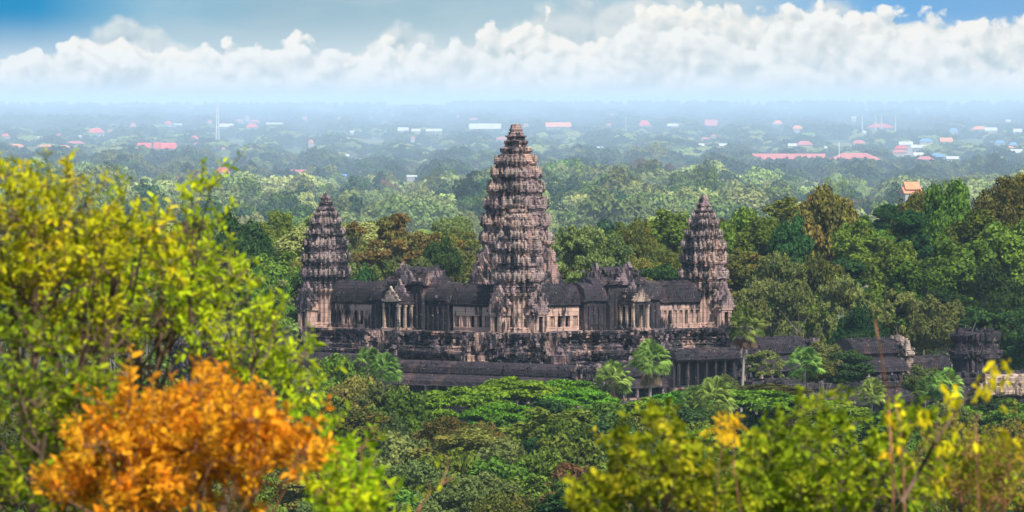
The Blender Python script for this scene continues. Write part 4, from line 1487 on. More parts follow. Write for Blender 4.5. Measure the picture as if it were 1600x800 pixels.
def building(x, y, w, hr, colr, label, kind='hip', h=12.0, D=None):
    """w: width px, hr: roof height px, y: eave line px"""
    D = D or solve_D(y, h)
    px = D / F
    z0 = float(gz(D)) - 1; ze = Z_(y, D); W_ = w * px; R_ = hr * px
    t = empty('house' if kind in ('hip', 'gable') else 'shed', (X_(x, D), D, z0), random.uniform(-.12, .12), label=label, cat='house' if kind in ('hip', 'gable') else 'shed', group='far buildings on the plain')
    dep = min(W_ * .7, 30)
    a, b_ = W_ / 2, dep / 2
    e = ze - z0
    mb = MB(1)
    mb.box((0, 0, e / 2), (W_ * .90, dep * .9, e - .02))
    mb.build('wall', M_WALL, t)
    mb = MB(2)
    if kind == 'hip':
        rl = max(0.1, a - b_ * .8)
        mb.add([(-a, -b_, e), (a, -b_, e), (a, b_, e), (-a, b_, e), (-rl, 0, e + R_), (rl, 0, e + R_), (-a, -b_, e - .3), (a, -b_, e - .3), (a, b_, e - .3), (-a, b_, e - .3)],
               [(0, 1, 5, 4), (1, 2, 5), (2, 3, 4, 5), (3, 0, 4), (6, 7, 1, 0), (7, 8, 2, 1), (8, 9, 3, 2), (9, 6, 0, 3), (9, 8, 7, 6)])
    else:
        mb.add([(-a, -b_, e), (a, -b_, e), (a, b_, e), (-a, b_, e), (-a, 0, e + R_), (a, 0, e + R_), (-a, -b_, e - .3), (a, -b_, e - .3), (a, b_, e - .3), (-a, b_, e - .3)],
               [(0, 1, 5, 4), (1, 2, 5), (2, 3, 4, 5), (3, 0, 4), (6, 7, 1, 0), (7, 8, 2, 1), (8, 9, 3, 2), (9, 6, 0, 3), (9, 8, 7, 6)])
    mb.build('roof', ROOFM[colr], t)
    if w > 24:
        mb = MB(3)
        n = int(w / 5)
        for i in range(n):
            mb.box((-a * .85 + (i + .5) * a * 1.7 / n, -dep * .45 - .05, e - 3), (W_ / n * .4, .3, 2.2))
        mb.build('window_band', M_GLASS, t)
    BLD.append((x, w, D, y))
    return t


B = building
B(8, 213, 16, 4, 'red', 'small red-roofed house at the left edge, just above the foreground tree')
B(60, 216, 14, 3, 'white', 'white-roofed shed left of the big red-hipped villa', 'shed')
B(93, 212, 10, 3, 'red', 'tiny red roof between the white shed and the big villa')
B(107, 216, 8, 3, 'pink', 'tiny pink roof just left of the big villa')
B(118, 224, 30, 4, 'pink', 'pale pink roof low in front of the big villa')
B(100, 230, 22, 3, 'orange', 'small tan roof half hidden below the pink one')
B(24, 229, 30, 4, 'orange', 'tan-orange roof low at the left edge')
B(72, 229, 26, 3, 'orange', 'thin tan roof between two orange roofs on the left')
B(150, 207, 28, 7, 'red', 'big white villa with a red hipped roof on the left')
B(172, 205, 9, 2.5, 'pink', 'tiny pink roof right of the big villa')
B(125, 213, 7, 2, 'white', 'tiny white roof left of the big villa')
B(208, 198, 10, 6, 'pink', 'faint pink gabled roof left of the broad dark palm crowns')
B(226, 231, 22, 8, 'red', 'left half of the twin red-roofed hall, red gabled roof', 'gable')
B(246, 232, 12, 10, 'red', 'pointed red entrance roof between the twin red halls', 'gable')
B(264, 232, 24, 9, 'red', 'right half of the twin red-roofed hall', 'gable')
B(263, 194, 13, 5, 'red', 'red and white house high on the left of the radio mast')
B(278, 195, 14, 2, 'white', 'long white shed right of the red and white house', 'shed')
B(304, 217, 13, 5, 'red', 'two-storey red-roofed house below the radio mast')
B(308, 226, 12, 3, 'pink', 'lower pink roof touching the two-storey red house')
B(328, 191, 8, 3, 'pink', 'small pink roof at the foot of the radio mast')
B(354, 198, 22, 5, 'white', 'white flat-roofed building right of the radio mast', 'shed')
B(375, 189, 12, 3, 'pink', 'pale pink roof right of the radio mast')
B(386, 183, 8, 2, 'pink', 'tiny pink roof high beyond the white building')
B(394, 199, 20, 6, 'red', 'bright red slanting roof right of the white building')
B(398, 190, 18, 3, 'pink', 'pink roof just above the bright red slanting one')
B(429, 194, 26, 2.5, 'white', 'long low white shed right of the bright red roof', 'shed')
B(476, 185, 9, 3, 'pink', 'faint pink roof near the skyline above the left tower')
B(348, 269, 24, 8, 'red', 'red hipped roof beside the tip of the foreground leafy twig')
B(265, 268, 14, 4, 'pink', 'pink roof in the trees above the foreground leaves')
B(349, 233, 7, 3, 'pink', 'tiny pink roof in the middle of the left plain')
B(467, 271, 30, 6, 'pink', 'pink-red hall just above the left end tower', 'gable')
B(426, 294, 26, 4, 'blue', 'light blue shed roof left of the left end tower', 'shed')
B(486, 223, 9, 5, 'pink', 'small pink roof on the plain above the left end tower')
B(530, 184, 6, 2, 'pink', 'tiny pink speck of a roof near the skyline')
B(540, 244, 12, 3, 'white', 'small white roof above the brown tree', 'shed')
B(534, 275, 16, 3, 'blue', 'pale blue-white shed above the light trees', 'shed')
B(550, 207, 6, 3, 'white', 'tiny white roof left of the three long white sheds', 'shed')
B(630, 204, 17, 5, 'white', 'leftmost of three white sheds in a line', 'shed')
B(650, 205, 14, 4, 'white', 'middle of three white sheds in a line', 'shed')
B(678, 205, 26, 4, 'white', 'rightmost and longest of three white sheds in a line', 'shed')
B(716, 182, 6, 3, 'pink', 'tiny pink roof left of the pink hall near the skyline')
B(740, 187, 16, 3, 'pink', 'pink hall above the wide white roof')
B(758, 201, 50, 8, 'white', 'wide brilliant white roof just left of the central tower top', 'shed')
B(784, 218, 18, 4, 'pink', 'pale pink roof touching the left side of the central tower top')
B(645, 216, 7, 3, 'pink', 'tiny pink roof below the three white sheds')
B(725, 268, 6, 3, 'pink', 'tiny pink hut near the central tower, low on the plain')
B(644, 276, 18, 2.5, 'white', 'white strip roof low on the plain left of the central tower', 'shed')
B(822, 196, 9, 3, 'pink', 'small pink roof just right of the central tower tip')
B(872, 198, 40, 7, 'orange', 'long salmon roof right of the central tower tip', 'gable')
B(853, 218, 6, 5, 'pink', 'small pale pink house close to the right side of the central tower')
B(951, 197, 12, 4, 'pink', 'faint pink roof left of the dark red hall')
B(1007, 196, 20, 8, 'red', 'dark red hall between two dark tree clumps')
B(957, 180, 8, 2.5, 'pink', 'tiny pink roof near the skyline right of the central tower')
B(1056, 197, 28, 4, 'white', 'bright white shed left of the pink gabled house', 'shed')
B(1111, 196, 20, 9, 'pink', 'pink gabled house right of the bright white shed', 'gable')
B(1022, 219, 7, 4, 'orange', 'tiny orange roof in the middle of the right plain')
B(1094, 228, 13, 4, 'white', 'left one of two white tilted roofs', 'shed')
B(1130, 228, 13, 4, 'white', 'right one of two white tilted roofs', 'shed')
B(1101, 217, 12, 3, 'pink', 'thin pink roof above the two white tilted ones')
B(1115, 213, 8, 3, 'pink', 'small pink roof above the right white tilted one')
B(1030, 244, 16, 5, 'white', 'white house above the tall tree bank right of the central tower')
B(940, 232, 14, 3, 'white', 'narrow white roof right of the central tower', 'shed')
B(932, 270, 12, 4, 'pink', 'small pinkish hut below the fields right of the central tower')
B(1145, 246, 12, 5, 'pink', 'small pink roof left of the long pink hall')
B(1054, 293, 34, 4, 'white', 'low white roof by the pale field behind the right end tower', 'shed')
B(1215, 193, 16, 5, 'orange', 'orange roof among dark palms', 'hip')
B(1246, 201, 18, 5, 'orange', 'salmon roof right of the dark palms')
B(1232, 249, 115, 9, 'pink', 'very long pink-roofed hall, the longest roof on the right plain', 'gable')
B(1335, 249, 80, 10, 'pink', 'second long pink-roofed hall, tapering to the right', 'hip')
B(1238, 228, 14, 4, 'white', 'white roof above the long pink hall', 'shed')
B(1257, 226, 26, 6, 'pink', 'red-pink roof beside the white one above the long hall')
B(1290, 231, 6, 3, 'white', 'tiny white house between two long halls')
B(1342, 224, 22, 5, 'pink', 'pink roof right of the pale round tree')
B(1334, 184, 8, 2, 'white', 'small white roof left of the white pylons', 'shed')
B(1375, 199, 40, 6, 'red', 'red hall under the three white pylons')
B(1415, 226, 22, 5, 'white', 'white roof at the upper left of the village cluster', 'shed')
B(1408, 232, 22, 5, 'red', 'red roof under the upper white one in the village cluster')
B(1405, 238, 24, 4, 'pink', 'pink and white roof at the left of the village cluster')
B(1437, 231, 28, 5, 'white', 'cream roof in the middle of the village cluster', 'shed')
B(1435, 243, 16, 5, 'white', 'pale roof below the cream one in the village cluster', 'shed')
B(1445, 249, 28, 5, 'pink', 'red-pink roof at the foot of the village cluster')
B(1447, 221, 22, 5, 'blue', 'blue roof above the village cluster')
B(1462, 243, 14, 4, 'blue', 'strong blue roof right of the pale one in the village cluster')
B(1470, 245, 16, 4, 'blue', 'light blue roof touching the strong blue one')
B(1488, 248, 20, 4, 'white', 'white roof at the right of the village cluster', 'shed')
B(1478, 221, 20, 6, 'orange', 'cream gabled house with an orange roof right of the blue roof', 'gable')
B(1490, 204, 14, 4, 'blue', 'pale blue roof near a lone dark palm')
B(1530, 202, 26, 5, 'orange', 'orange roof of the upper right row of houses')
B(1548, 204, 20, 5, 'white', 'white roof right of the orange one in the upper right row', 'shed')
B(1590, 206, 14, 5, 'white', 'white roof at the right edge', 'shed')
B(1562, 223, 18, 4, 'blue', 'left pale blue roof at the right')
B(1583, 226, 14, 4, 'blue', 'right pale blue roof at the right')
B(1588, 239, 22, 6, 'white', 'big white roof at the right edge above the trees', 'shed')
B(1578, 231, 12, 3, 'orange', 'tan roof above the big white one at the right edge')
B(1350, 207, 8, 3, 'white', 'tiny pale roof below the red hall')
B(1575, 190, 8, 3, 'white', 'faint white roof high at the right edge', 'shed')

# orange temple hall roof in the trees (much nearer)
D = 3300
t = empty('temple_hall', (X_(1424, D), D, 0), .35, label='orange-tiled steep temple roof with pale finials rising from the right trees', cat='temple hall')
e = Z_(302, D); R_ = 18 * D / F; a = 17 * D / F; b_ = a * .7
mb = MB(1); mb.box((0, 0, e / 2), (a * 1.7, b_ * 1.7, e)); mb.build('wall', M_WALL, t)
mb = MB(2)
for k, (s_, dz, hh) in enumerate(((1.0, 0, .55), (.78, R_ * .34, .66))):
    z_ = e + dz
    mb.add([(-a * s_, -b_ * s_, z_), (a * s_, -b_ * s_, z_), (a * s_, b_ * s_, z_), (-a * s_, b_ * s_, z_), (-a * s_ * .96, 0, z_ + R_ * hh), (a * s_ * .96, 0, z_ + R_ * hh)],
           [(0, 1, 5, 4), (1, 2, 5), (2, 3, 4, 5), (3, 0, 4), (3, 2, 1, 0)])
rf = mb.build('roof', M_ORNG, t)
for s_ in (-1, 1):
    for q in (.96, .76):
        mb = MB(4)
        zt = e + R_ * (.55 if q > .9 else 1.0)
        mb.tube([(s_ * a * q, 0, zt - .2), (s_ * a * q * 1.03, 0, zt + .5), (s_ * a * q * 1.0, 0, zt + 1.5)], [.22, .14, .03], 5)
        mb.build('finial', M_WHIT, rf)
BLD.append((1424, 40, D, 300))


def mast(x, ytop, y0, D, col, label, w=2.0, lattice=True):
    z0 = float(gz(D)); zt = Z_(ytop, D)
    t = empty('mast', (X_(x, D), D, z0), 0, label=label, cat='mast', group='masts on the plain')
    mb = MB(9); h = zt - z0
    if lattice:
        for a, b in ((-1, -1), (1, -1), (1, 1), (-1, 1)):
            mb.tube([(a * w, b * w, 0), (a * w * .35, b * w * .35, h)], [.45, .3], 4)
        n = int(h / 6)
        for i in range(n):
            f0 = 1 - .65 * i / n; f1 = 1 - .65 * (i + 1) / n
            z_0, z_1 = h * i / n, h * (i + 1) / n
            for (a, b), (c_, d) in (((-1, -1), (1, -1)), ((1, -1), (1, 1)), ((1, 1), (-1, 1)), ((-1, 1), (-1, -1))):
                mb.tube([(a * w * f0, b * w * f0, z_0), (c_ * w * f1, d * w * f1, z_1)], [.22, .22], 3)
    else:
        mb.tube([(0, 0, 0), (0, 0, h)], [w, w * .6], 8)
    mb.build('mast_frame', col, t)
    mb = MB(10)
    mb.box((0, 0, h - 2), (w * 1.1, w * 1.1, 3))
    mb.build('antenna', col, t)
    BLD.append((x, 0, D, y0 - 8))


mast(340, 146, 200, 10500, M_STEEL, 'tall thin radio mast standing above the left skyline', 2.2)
mast(1347, 178, 205, 13000, M_WHIT, 'leftmost white pylon beside the red hall', 1.6, False)
mast(1368, 179, 205, 13000, M_WHIT, 'first of two close white pylons over the red hall', 1.6, False)
mast(1377, 179, 205, 13000, M_WHIT, 'second of two close white pylons over the red hall', 1.6, False)
mast(1399, 180, 205, 13000, M_WHIT, 'rightmost white pylon over the red hall', 1.3, False)
mast(1311, 222, 262, 7300, M_STEEL, 'dark thin mast between the two long pink halls', .5, False)
mast(978, 180, 215, 12500, M_WHIT, 'thin pale mast left of the dark red hall', .9, False)
# water tower
D = 5600
t = empty('water_tower', (X_(1195, D), D, 0), 0, label='small blue water tower behind the trees right of the right end tower', cat='water tower')
mb = MB(3)
zt = Z_(288, D)
for a, b in ((-1, -1), (1, -1), (1, 1), (-1, 1)):
    mb.tube([(a * 1.6, b * 1.6, 0), (a * 1.1, b * 1.1, zt - 3)], [.2, .2], 4)
mb.build('stand', M_STEEL, t)
mb = MB(4); mb.tube([(0, 0, zt - 3), (0, 0, zt - 2.9), (0, 0, zt + .6), (0, 0, zt + 1.1)], [.5, 1.9, 1.9, .4], 12); mb.build('tank', M_BLUE, t)

# ------------------------------------------------------------------ distant forest (one object, instanced crowns)
def src(kind, i=0):
    v_ = list(SOURCES[kind].values())
    return v_[i % len(v_)]


# sources for far trees: two of the far kind stand as ordinary trees at the back of the individually built ones
for x, D in ((500, 2020), (950, 2050), (1130, 2060), (700, 2030)):
    tree(x, 350 + random.uniform(-5, 5), D, 70, 'farg', 66, HB + '4')
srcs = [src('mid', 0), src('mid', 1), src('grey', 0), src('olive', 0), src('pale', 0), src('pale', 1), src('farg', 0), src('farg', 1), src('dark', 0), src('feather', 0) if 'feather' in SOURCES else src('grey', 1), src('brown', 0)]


def scatter_object(name, pts, sc, rot, idx, sources, label=None, cat=None, seed=0):
    me = bpy.data.meshes.new(name)
    me.vertices.add(len(pts)); me.vertices.foreach_set('co', np.asarray(pts, np.float32).ravel())
    for nm, arr, ty in (('isc', sc, 'FLOAT_VECTOR'), ('irot', rot, 'FLOAT_VECTOR'), ('iidx', idx, 'INT')):
        a = me.attributes.new(nm, ty, 'POINT')
        if ty == 'FLOAT_VECTOR': a.data.foreach_set('vector', np.asarray(arr, np.float32).ravel())
        else: a.data.foreach_set('value', np.asarray(arr, np.int32))
    me.update()
    o = link(name, me)
    ng = bpy.data.node_groups.new(name, 'GeometryNodeTree')
    ng.interface.new_socket('Geometry', in_out='INPUT', socket_type='NodeSocketGeometry')
    ng.interface.new_socket('Geometry', in_out='OUTPUT', socket_type='NodeSocketGeometry')
    N = ng.nodes; Lk = ng.links
    gi = N.new('NodeGroupInput'); go = N.new('NodeGroupOutput')
    mp = N.new('GeometryNodeMeshToPoints')
    Lk.new(gi.outputs[0], mp.inputs[0])
    iop = N.new('GeometryNodeInstanceOnPoints')
    Lk.new(mp.outputs[0], iop.inputs['Points'])
    gti = N.new('GeometryNodeGeometryToInstance')
    for s_ in reversed(sources):        # geometry-to-instance lists the last link first
        oi = N.new('GeometryNodeObjectInfo'); oi.transform_space = 'ORIGINAL'
        oi.inputs['Object'].default_value = s_
        Lk.new(oi.outputs['Geometry'], gti.inputs[0])
    Lk.new(gti.outputs[0], iop.inputs['Instance'])
    iop.inputs['Pick Instance'].default_value = True
    def na(nm, ty):
        a = N.new('GeometryNodeInputNamedAttribute'); a.data_type = ty; a.inputs[0].default_value = nm
        return a.outputs[0]
    Lk.new(na('iidx', 'INT'), iop.inputs['Instance Index'])
    Lk.new(na('irot', 'FLOAT_VECTOR'), iop.inputs['Rotation'])
    Lk.new(na('isc', 'FLOAT_VECTOR'), iop.inputs['Scale'])
    Lk.new(iop.outputs[0], go.inputs[0])
    md = o.modifiers.new('scatter', 'NODES'); md.node_group = ng
    tag(o, label, cat, kind='stuff')
    return o


def far_points():
    g = np.random.default_rng(11)
    out = []
    # near part of the plain, equal spread in picture height
    for (y0, y1, n, hmin, hmax, idxs, wf) in ((372, 306, 2600, 13, 23, [0, 1, 2, 4, 5, 4, 9, 2, 5, 8, 6, 4], .85), (312, 288, 1900, 12, 19, [4, 5, 2, 0, 4, 10, 5, 2, 6], .85), (283, 246, 3800, 10, 19, [6, 7, 6, 7, 6, 2], 1.0),
                                              (250, 196, 8200, 9, 15, [6, 7, 6, 7, 8, 2, 6, 5], 1.2), (200, 163.5, 9000, 9, 15, [6, 7, 6, 7], 1.6)):
        y = g.uniform(y1, y0, n); h = g.uniform(hmin, hmax, n) * 1.0
        x = g.uniform(-500, 2100, n)
        Ds = np.linspace(2000, 30800, 6000)
        yt = 160 + (HC - gz(Ds) - 12) * F / Ds
        D = np.interp(-y, -yt, Ds)
        idx = g.choice(idxs, n)
        # patches: tall groves and low scrub
        cl = np.sin(x / 61 + y / 9) * np.sin(x / 23.0 - y / 13.0 + 2) + .5 * np.sin(x / 140. + 1) 
        h = h * (1 + .32 * cl)
        keep = np.ones(n, bool)
        keep &= ~((cl < -.72) & (y > 205) & (y < 250))
        # bare fields
        keep &= ~((D > 6050) & (D < 6750) & (x > 250) & (x < 1250) & (np.abs(np.sin(x / 90)) > .22))
        for bx, bw, bD, by in BLD:
            yt_ = 160 + (HC - gz(D) - h) * F / D
            keep &= ~((np.abs(x - bx) < bw / 2 + 4) & (D > bD * .6) & (D < bD + 60) & (yt_ < by + 1.5))
        out.append((x[keep], D[keep], h[keep], idx[keep], np.full(keep.sum(), wf)))
    # bank of tall trees behind the field, right of the central tower
    x = g.uniform(880, 1620, 420); D = g.uniform(6800, 7300, 420) - np.clip(x - 1250, 0, 400) * 1.5; h = g.uniform(11, 16, 420)
    out.append((x, D, h, g.choice([6, 7, 2, 6], 420), np.full(420, .8)))
    # dark grove with palms on the right, dark clumps on the skyline
    for (xa, xb, Da, h0, n) in ((1135, 1330, 13300, 18, 130), (1380, 1500, 12500, 15, 60), (1500, 1600, 12800, 14, 50), (700, 1600, 29000, 22, 300), (0, 600, 29500, 17, 160), (60, 330, 12200, 17, 150), (780, 860, 27500, 26, 30), (1110, 1130, 26000, 28, 14), (0, 250, 16500, 22, 150)):
        x = g.uniform(xa, xb, n); D = Da + g.uniform(-250, 250, n)
        k = np.ones(n, bool)
        for bx, bw, bD, by in BLD:
            k &= ~((np.abs(x - bx) < bw / 2 + 5) & (D > bD * .6) & (D < bD + 60))
        out.append((x[k], D[k], g.uniform(.6, 1.1, n)[k] * h0, g.choice([6, 7, 8], n)[k], np.full(k.sum(), .9)))
    x, D, h, idx, wf = [np.concatenate(q) for q in zip(*out)]
    X = (x - 800) / F * D
    zg = gz(D)
    bbh = np.array([s_.data['bb'][1] - s_.data['bb'][0] for s_ in srcs]); bbl = np.array([s_.data['bb'][0] for s_ in srcs])
    sz = h * 1.05 / bbh[idx]
    sxy = sz * g.uniform(.75, 1.2, len(x)) * wf
    pts = np.stack([X, D, zg - bbl[idx] * sz - .3], -1)
    rot = np.stack([np.zeros(len(x)), np.zeros(len(x)), g.uniform(0, 6.28, len(x))], -1)
    return pts, np.stack([sxy, sxy, sz], -1), rot, idx


scatter_object('distant_forest', *far_points(), srcs, 'hazy forest and groves covering the plain to the horizon', 'forest')


def under_points():
    g = np.random.default_rng(12)
    n = 2600
    D = np.concatenate([g.uniform(600, 1415, n), g.uniform(1545, 2100, 900)])
    x = g.uniform(-150, 1750, len(D))
    idx = g.choice([0, 2, 3, 8], len(D))
    X = (x - 800) / F * D
    # keep clear of the temple platform (a square standing on its corner)
    k = (np.abs(X - 11) + np.abs(D - 1497)) > 90
    X, D, idx = X[k], D[k], idx[k]
    h = g.uniform(3, 9, len(D))
    bbh = np.array([s_.data['bb'][1] - s_.data['bb'][0] for s_ in srcs]); bbl = np.array([s_.data['bb'][0] for s_ in srcs])
    sz = h / bbh[idx]; sxy = sz * g.uniform(1, 1.6, len(D))
    return np.stack([X, D, gz(D) - bbl[idx] * sz - .3], -1), np.stack([sxy, sxy, sz], -1), np.stack([0 * D, 0 * D, g.uniform(0, 6.28, len(D))], -1), idx


scatter_object('undergrowth', *under_points(), srcs, 'shrubby undergrowth filling the gaps below the forest trees', 'undergrowth')

# ------------------------------------------------------------------ foreground shrubs on the hill top
def leaves_mesh(name, pos, dirs, size, mat, g, asp=.42):
    n = len(pos)
    up = np.array([0, 0, 1.0]) + g.normal(size=(n, 3)) * .55
    S_ = np.cross(dirs, up); S_ /= np.linalg.norm(S_, axis=1, keepdims=True) + 1e-9
    U_ = np.cross(S_, dirs)
    L = size * g.uniform(.4, 1.45, (n, 1)); Wd = L * asp * g.uniform(.8, 1.2, (n, 1))
    fold = Wd * .35
    droop = -U_ * L * .18
    base = pos; tip = pos + dirs * L + droop
    V = np.stack([base, pos + dirs * L * .34 - S_ * Wd * .5 + U_ * fold * .5, pos + dirs * L * .72 - S_ * Wd * .36 + U_ * fold * .3 + droop * .5, tip,
                  pos + dirs * L * .72 + S_ * Wd * .36 + U_ * fold * .3 + droop * .5, pos + dirs * L * .34 + S_ * Wd * .5 + U_ * fold * .5], 1).reshape(-1, 3)
    b = np.arange(n)[:, None] * 6
    Q1 = b + np.array([0, 1, 2, 3]); Q2 = b + np.array([0, 3, 4, 5])
    t = g.uniform(0, 1, n)
    return np_mesh(name, V, [Q1, Q2], mat, tint=np.concatenate([t, t]))


def shrub(name, label, cat, basepx, D, lobes, leaf, mat, bark, seed, twigs_per=14, per_twig=11, twl=.42, stem_r=.03, depth=.8, group=None, asp=.42, extra=None, upb=.5):
    """lobes: (px, py, radius px). The plant grows at distance D, each lobe gets its own depth."""
    g = np.random.default_rng(seed); r = random.Random(seed)
    bx = X_(basepx, D); bz = float(gz(D)) - .2
    t = empty(name, (bx, D, bz), 0, label=label, cat=cat, group=group)
    o = Vector((bx, D, bz))
    st = MB(seed)
    pos, dirs = [], []
    stems = []
    fork = Vector((0, 0, 1.2))
    st.tube([(0, 0, 0), (.05, .02, .6), fork], [stem_r * 2.0, stem_r * 1.7, stem_r * 1.5], 7)
    ctr = []
    for (x, y, rp) in lobes:
        dd = D + r.uniform(-depth, depth)
        ctr.append((P(x, y, dd) - o, rp / F * dd, rp))
    kk = max(2, min(6, len(ctr) // 6))
    mains = [c_[0] for c_ in r.sample(ctr, kk)]
    for _ in range(4):
        gr = [[] for _ in mains]
        for c_ in ctr:
            gr[min(range(kk), key=lambda i: (mains[i] - c_[0]).length)].append(c_[0])
        mains = [sum(q, Vector()) / len(q) if q else mains[i] for i, q in enumerate(gr)]
    knots = []
    for mn in mains:
        top_ = mn - Vector((0, 0, .15))
        m1 = fork.lerp(top_, .35) + Vector((r.uniform(-.12, .12), r.uniform(-.12, .12), 0))
        m2 = fork.lerp(top_, .7) + Vector((r.uniform(-.14, .14), r.uniform(-.14, .14), 0))
        st.tube([fork, m1, m2, top_], [stem_r * 1.1, stem_r * .9, stem_r * .7, stem_r * .5], 7)
        knots.append((m2, top_))
    for (c0, R, rp) in ctr:
        kn = min(knots, key=lambda q: (q[1] - c0).length)
        s_ = kn[0].lerp(kn[1], r.uniform(.2, 1))
        mid = s_.lerp(c0, .5) + Vector((r.uniform(-.08, .08), r.uniform(-.08, .08), r.uniform(-.08, .02)))
        st.tube([s_, mid, c0], [stem_r * .45, stem_r * .32, stem_r * .15], 5)
        nt = max(4, int(twigs_per * (rp / 50) ** 2))
        for k in range(nt):
            d1 = Vector(rand_dirs(1, g, -.5)[0])
            q = R * (g.uniform(0, 1) ** .45)
            a = c0 + Vector((d1.x * q, d1.y * max(q, .4), d1.z * q))
            dr = (d1 * .8 + Vector((0, 0, upb)) + Vector(g.normal(size=3)) * .35).normalized()
            L = twl * r.uniform(.5, 1.2) * (1.6 if k % 7 == 0 else 1)
            e = a + dr * L
            m_ = a + dr * L * .5 + Vector((0, 0, -.02))
            s0 = a + (c0 - a) * .55
            st.tube([s0, a, m_, e], [stem_r * .26, stem_r * .2, stem_r * .15, stem_r * .06], 4)
            for j in range(per_twig):
                f_ = (j + .5) / per_twig
                p_ = a + dr * L * f_
                th = j * 2.4 + r.uniform(-.5, .5)
                sv = dr.cross(Vector((0, 0, 1)))
                sv = sv.normalized() if sv.length > .05 else Vector((1, 0, 0))
                uv = dr.cross(sv)
                ld = (dr * .55 + (sv * math.cos(th) + uv * math.sin(th)) * .9).normalized()
                pos.append(p_); dirs.append(ld)
    if extra:
        extra(st, o, pos, dirs, r)
    st.build('branches', bark, t)
    pos = np.array([tuple(p) for p in pos]); dirs = np.array([tuple(p) for p in dirs])
    link('leaves', leaves_mesh('leaves', pos, dirs, leaf, mat, g, asp), t)
    return t


def lobes_from(outline, n, seed, rmin, rmax):
    """scatter lobes in a list of ellipses (cx, cy, rx, ry)"""
    r = random.Random(seed); out = []
    area = [a[2] * a[3] for a in outline]
    for _ in range(n):
        c_ = r.choices(outline, area)[0]
        th = r.uniform(0, math.tau); q = math.sqrt(r.random())
        out.append((c_[0] + c_[2] * q * math.cos(th), c_[1] + c_[3] * q * math.sin(th), r.uniform(rmin, rmax)))
    return out


# big yellow-green tree on the left: two plants side by side
L1 = lobes_from([(60, 370, 80, 60), (30, 460, 90, 80), (110, 450, 90, 70), (200, 420, 90, 60), (60, 540, 90, 40)], 50, 1, 24, 40) + [(85, 290, 22), (105, 272, 13), (20, 315, 20), (60, 305, 20), (130, 330, 22), (165, 345, 22), (10, 275, 10), (150, 375, 22)]
shrub('leafy_tree', 'yellow-green out of focus tree at the left edge, its top reaching highest', 'tree', 60, 58, L1, .060, F_YELL, BARK_D, 41, twigs_per=20, per_twig=13, twl=.20, stem_r=.03, group='leafy trees on the near hilltop')
L2_ = lobes_from([(270, 420, 70, 55), (310, 480, 60, 70), (240, 500, 90, 40), (370, 560, 70, 50), (150, 500, 90, 35), (440, 600, 40, 40)], 52, 2, 24, 38) + [(318, 345, 15), (290, 350, 18), (325, 400, 20), (215, 365, 20), (330, 292, 6), (315, 300, 7), (300, 310, 8), (190, 318, 12), (340, 440, 18), (430, 545, 22), (455, 575, 20), (410, 520, 18), (345, 345, 7), (400, 490, 14), (480, 600, 14), (380, 470, 14), (430, 500, 9), (475, 560, 9)]
shrub('leafy_tree', 'yellow-green out of focus tree behind the orange bush, reaching towards the left tower', 'tree', 240, 62, L2_, .060, F_YELL, BARK_D, 42, twigs_per=18, per_twig=13, twl=.20, stem_r=.028, group='leafy trees on the near hilltop')
L3 = lobes_from([(30, 560, 60, 50), (20, 690, 60, 100), (110, 650, 60, 60), (60, 770, 110, 50)], 34, 3, 20, 34)
shrub('leafy_shrub', 'dim green shrub low at the left edge below the tallest foreground tree', 'shrub', 50, 55, L3, .066, F_GREEN, BARK_D, 43, twigs_per=34, per_twig=10, twl=.24, stem_r=.03, group='leafy shrubs on the near hilltop')
# orange bush
L4 = lobes_from([(290, 690, 130, 70), (220, 740, 110, 70), (400, 720, 80, 80), (310, 670, 50, 40), (180, 790, 90, 40), (430, 700, 40, 40)], 58, 4, 24, 38) + [(310, 620, 14), (325, 604, 8), (260, 645, 18), (190, 672, 16), (475, 710, 14), (400, 660, 14)]
shrub('orange_bush', 'bright orange out of focus bush at the lower left', 'bush', 290, 52, L4, .062, F_ORNG, BARK_R, 44, twigs_per=32, per_twig=13, twl=.17, stem_r=.022, asp=.45, upb=.8)
L5 = lobes_from([(515, 770, 55, 50), (480, 700, 30, 40), (560, 790, 40, 30), (600, 800, 40, 15)], 18, 5, 16, 26) + [(530, 710, 13), (565, 705, 11), (500, 680, 12), (545, 735, 14), (575, 745, 12)]
shrub('leafy_shrub', 'yellow-green shrub just right of the orange bush', 'shrub', 530, 54, L5, .062, F_YELL, BARK_R, 45, twigs_per=36, per_twig=11, twl=.15, stem_r=.02, group='leafy shrubs on the near hilltop')


def budding(st, o, pos, dirs, r):
    pass


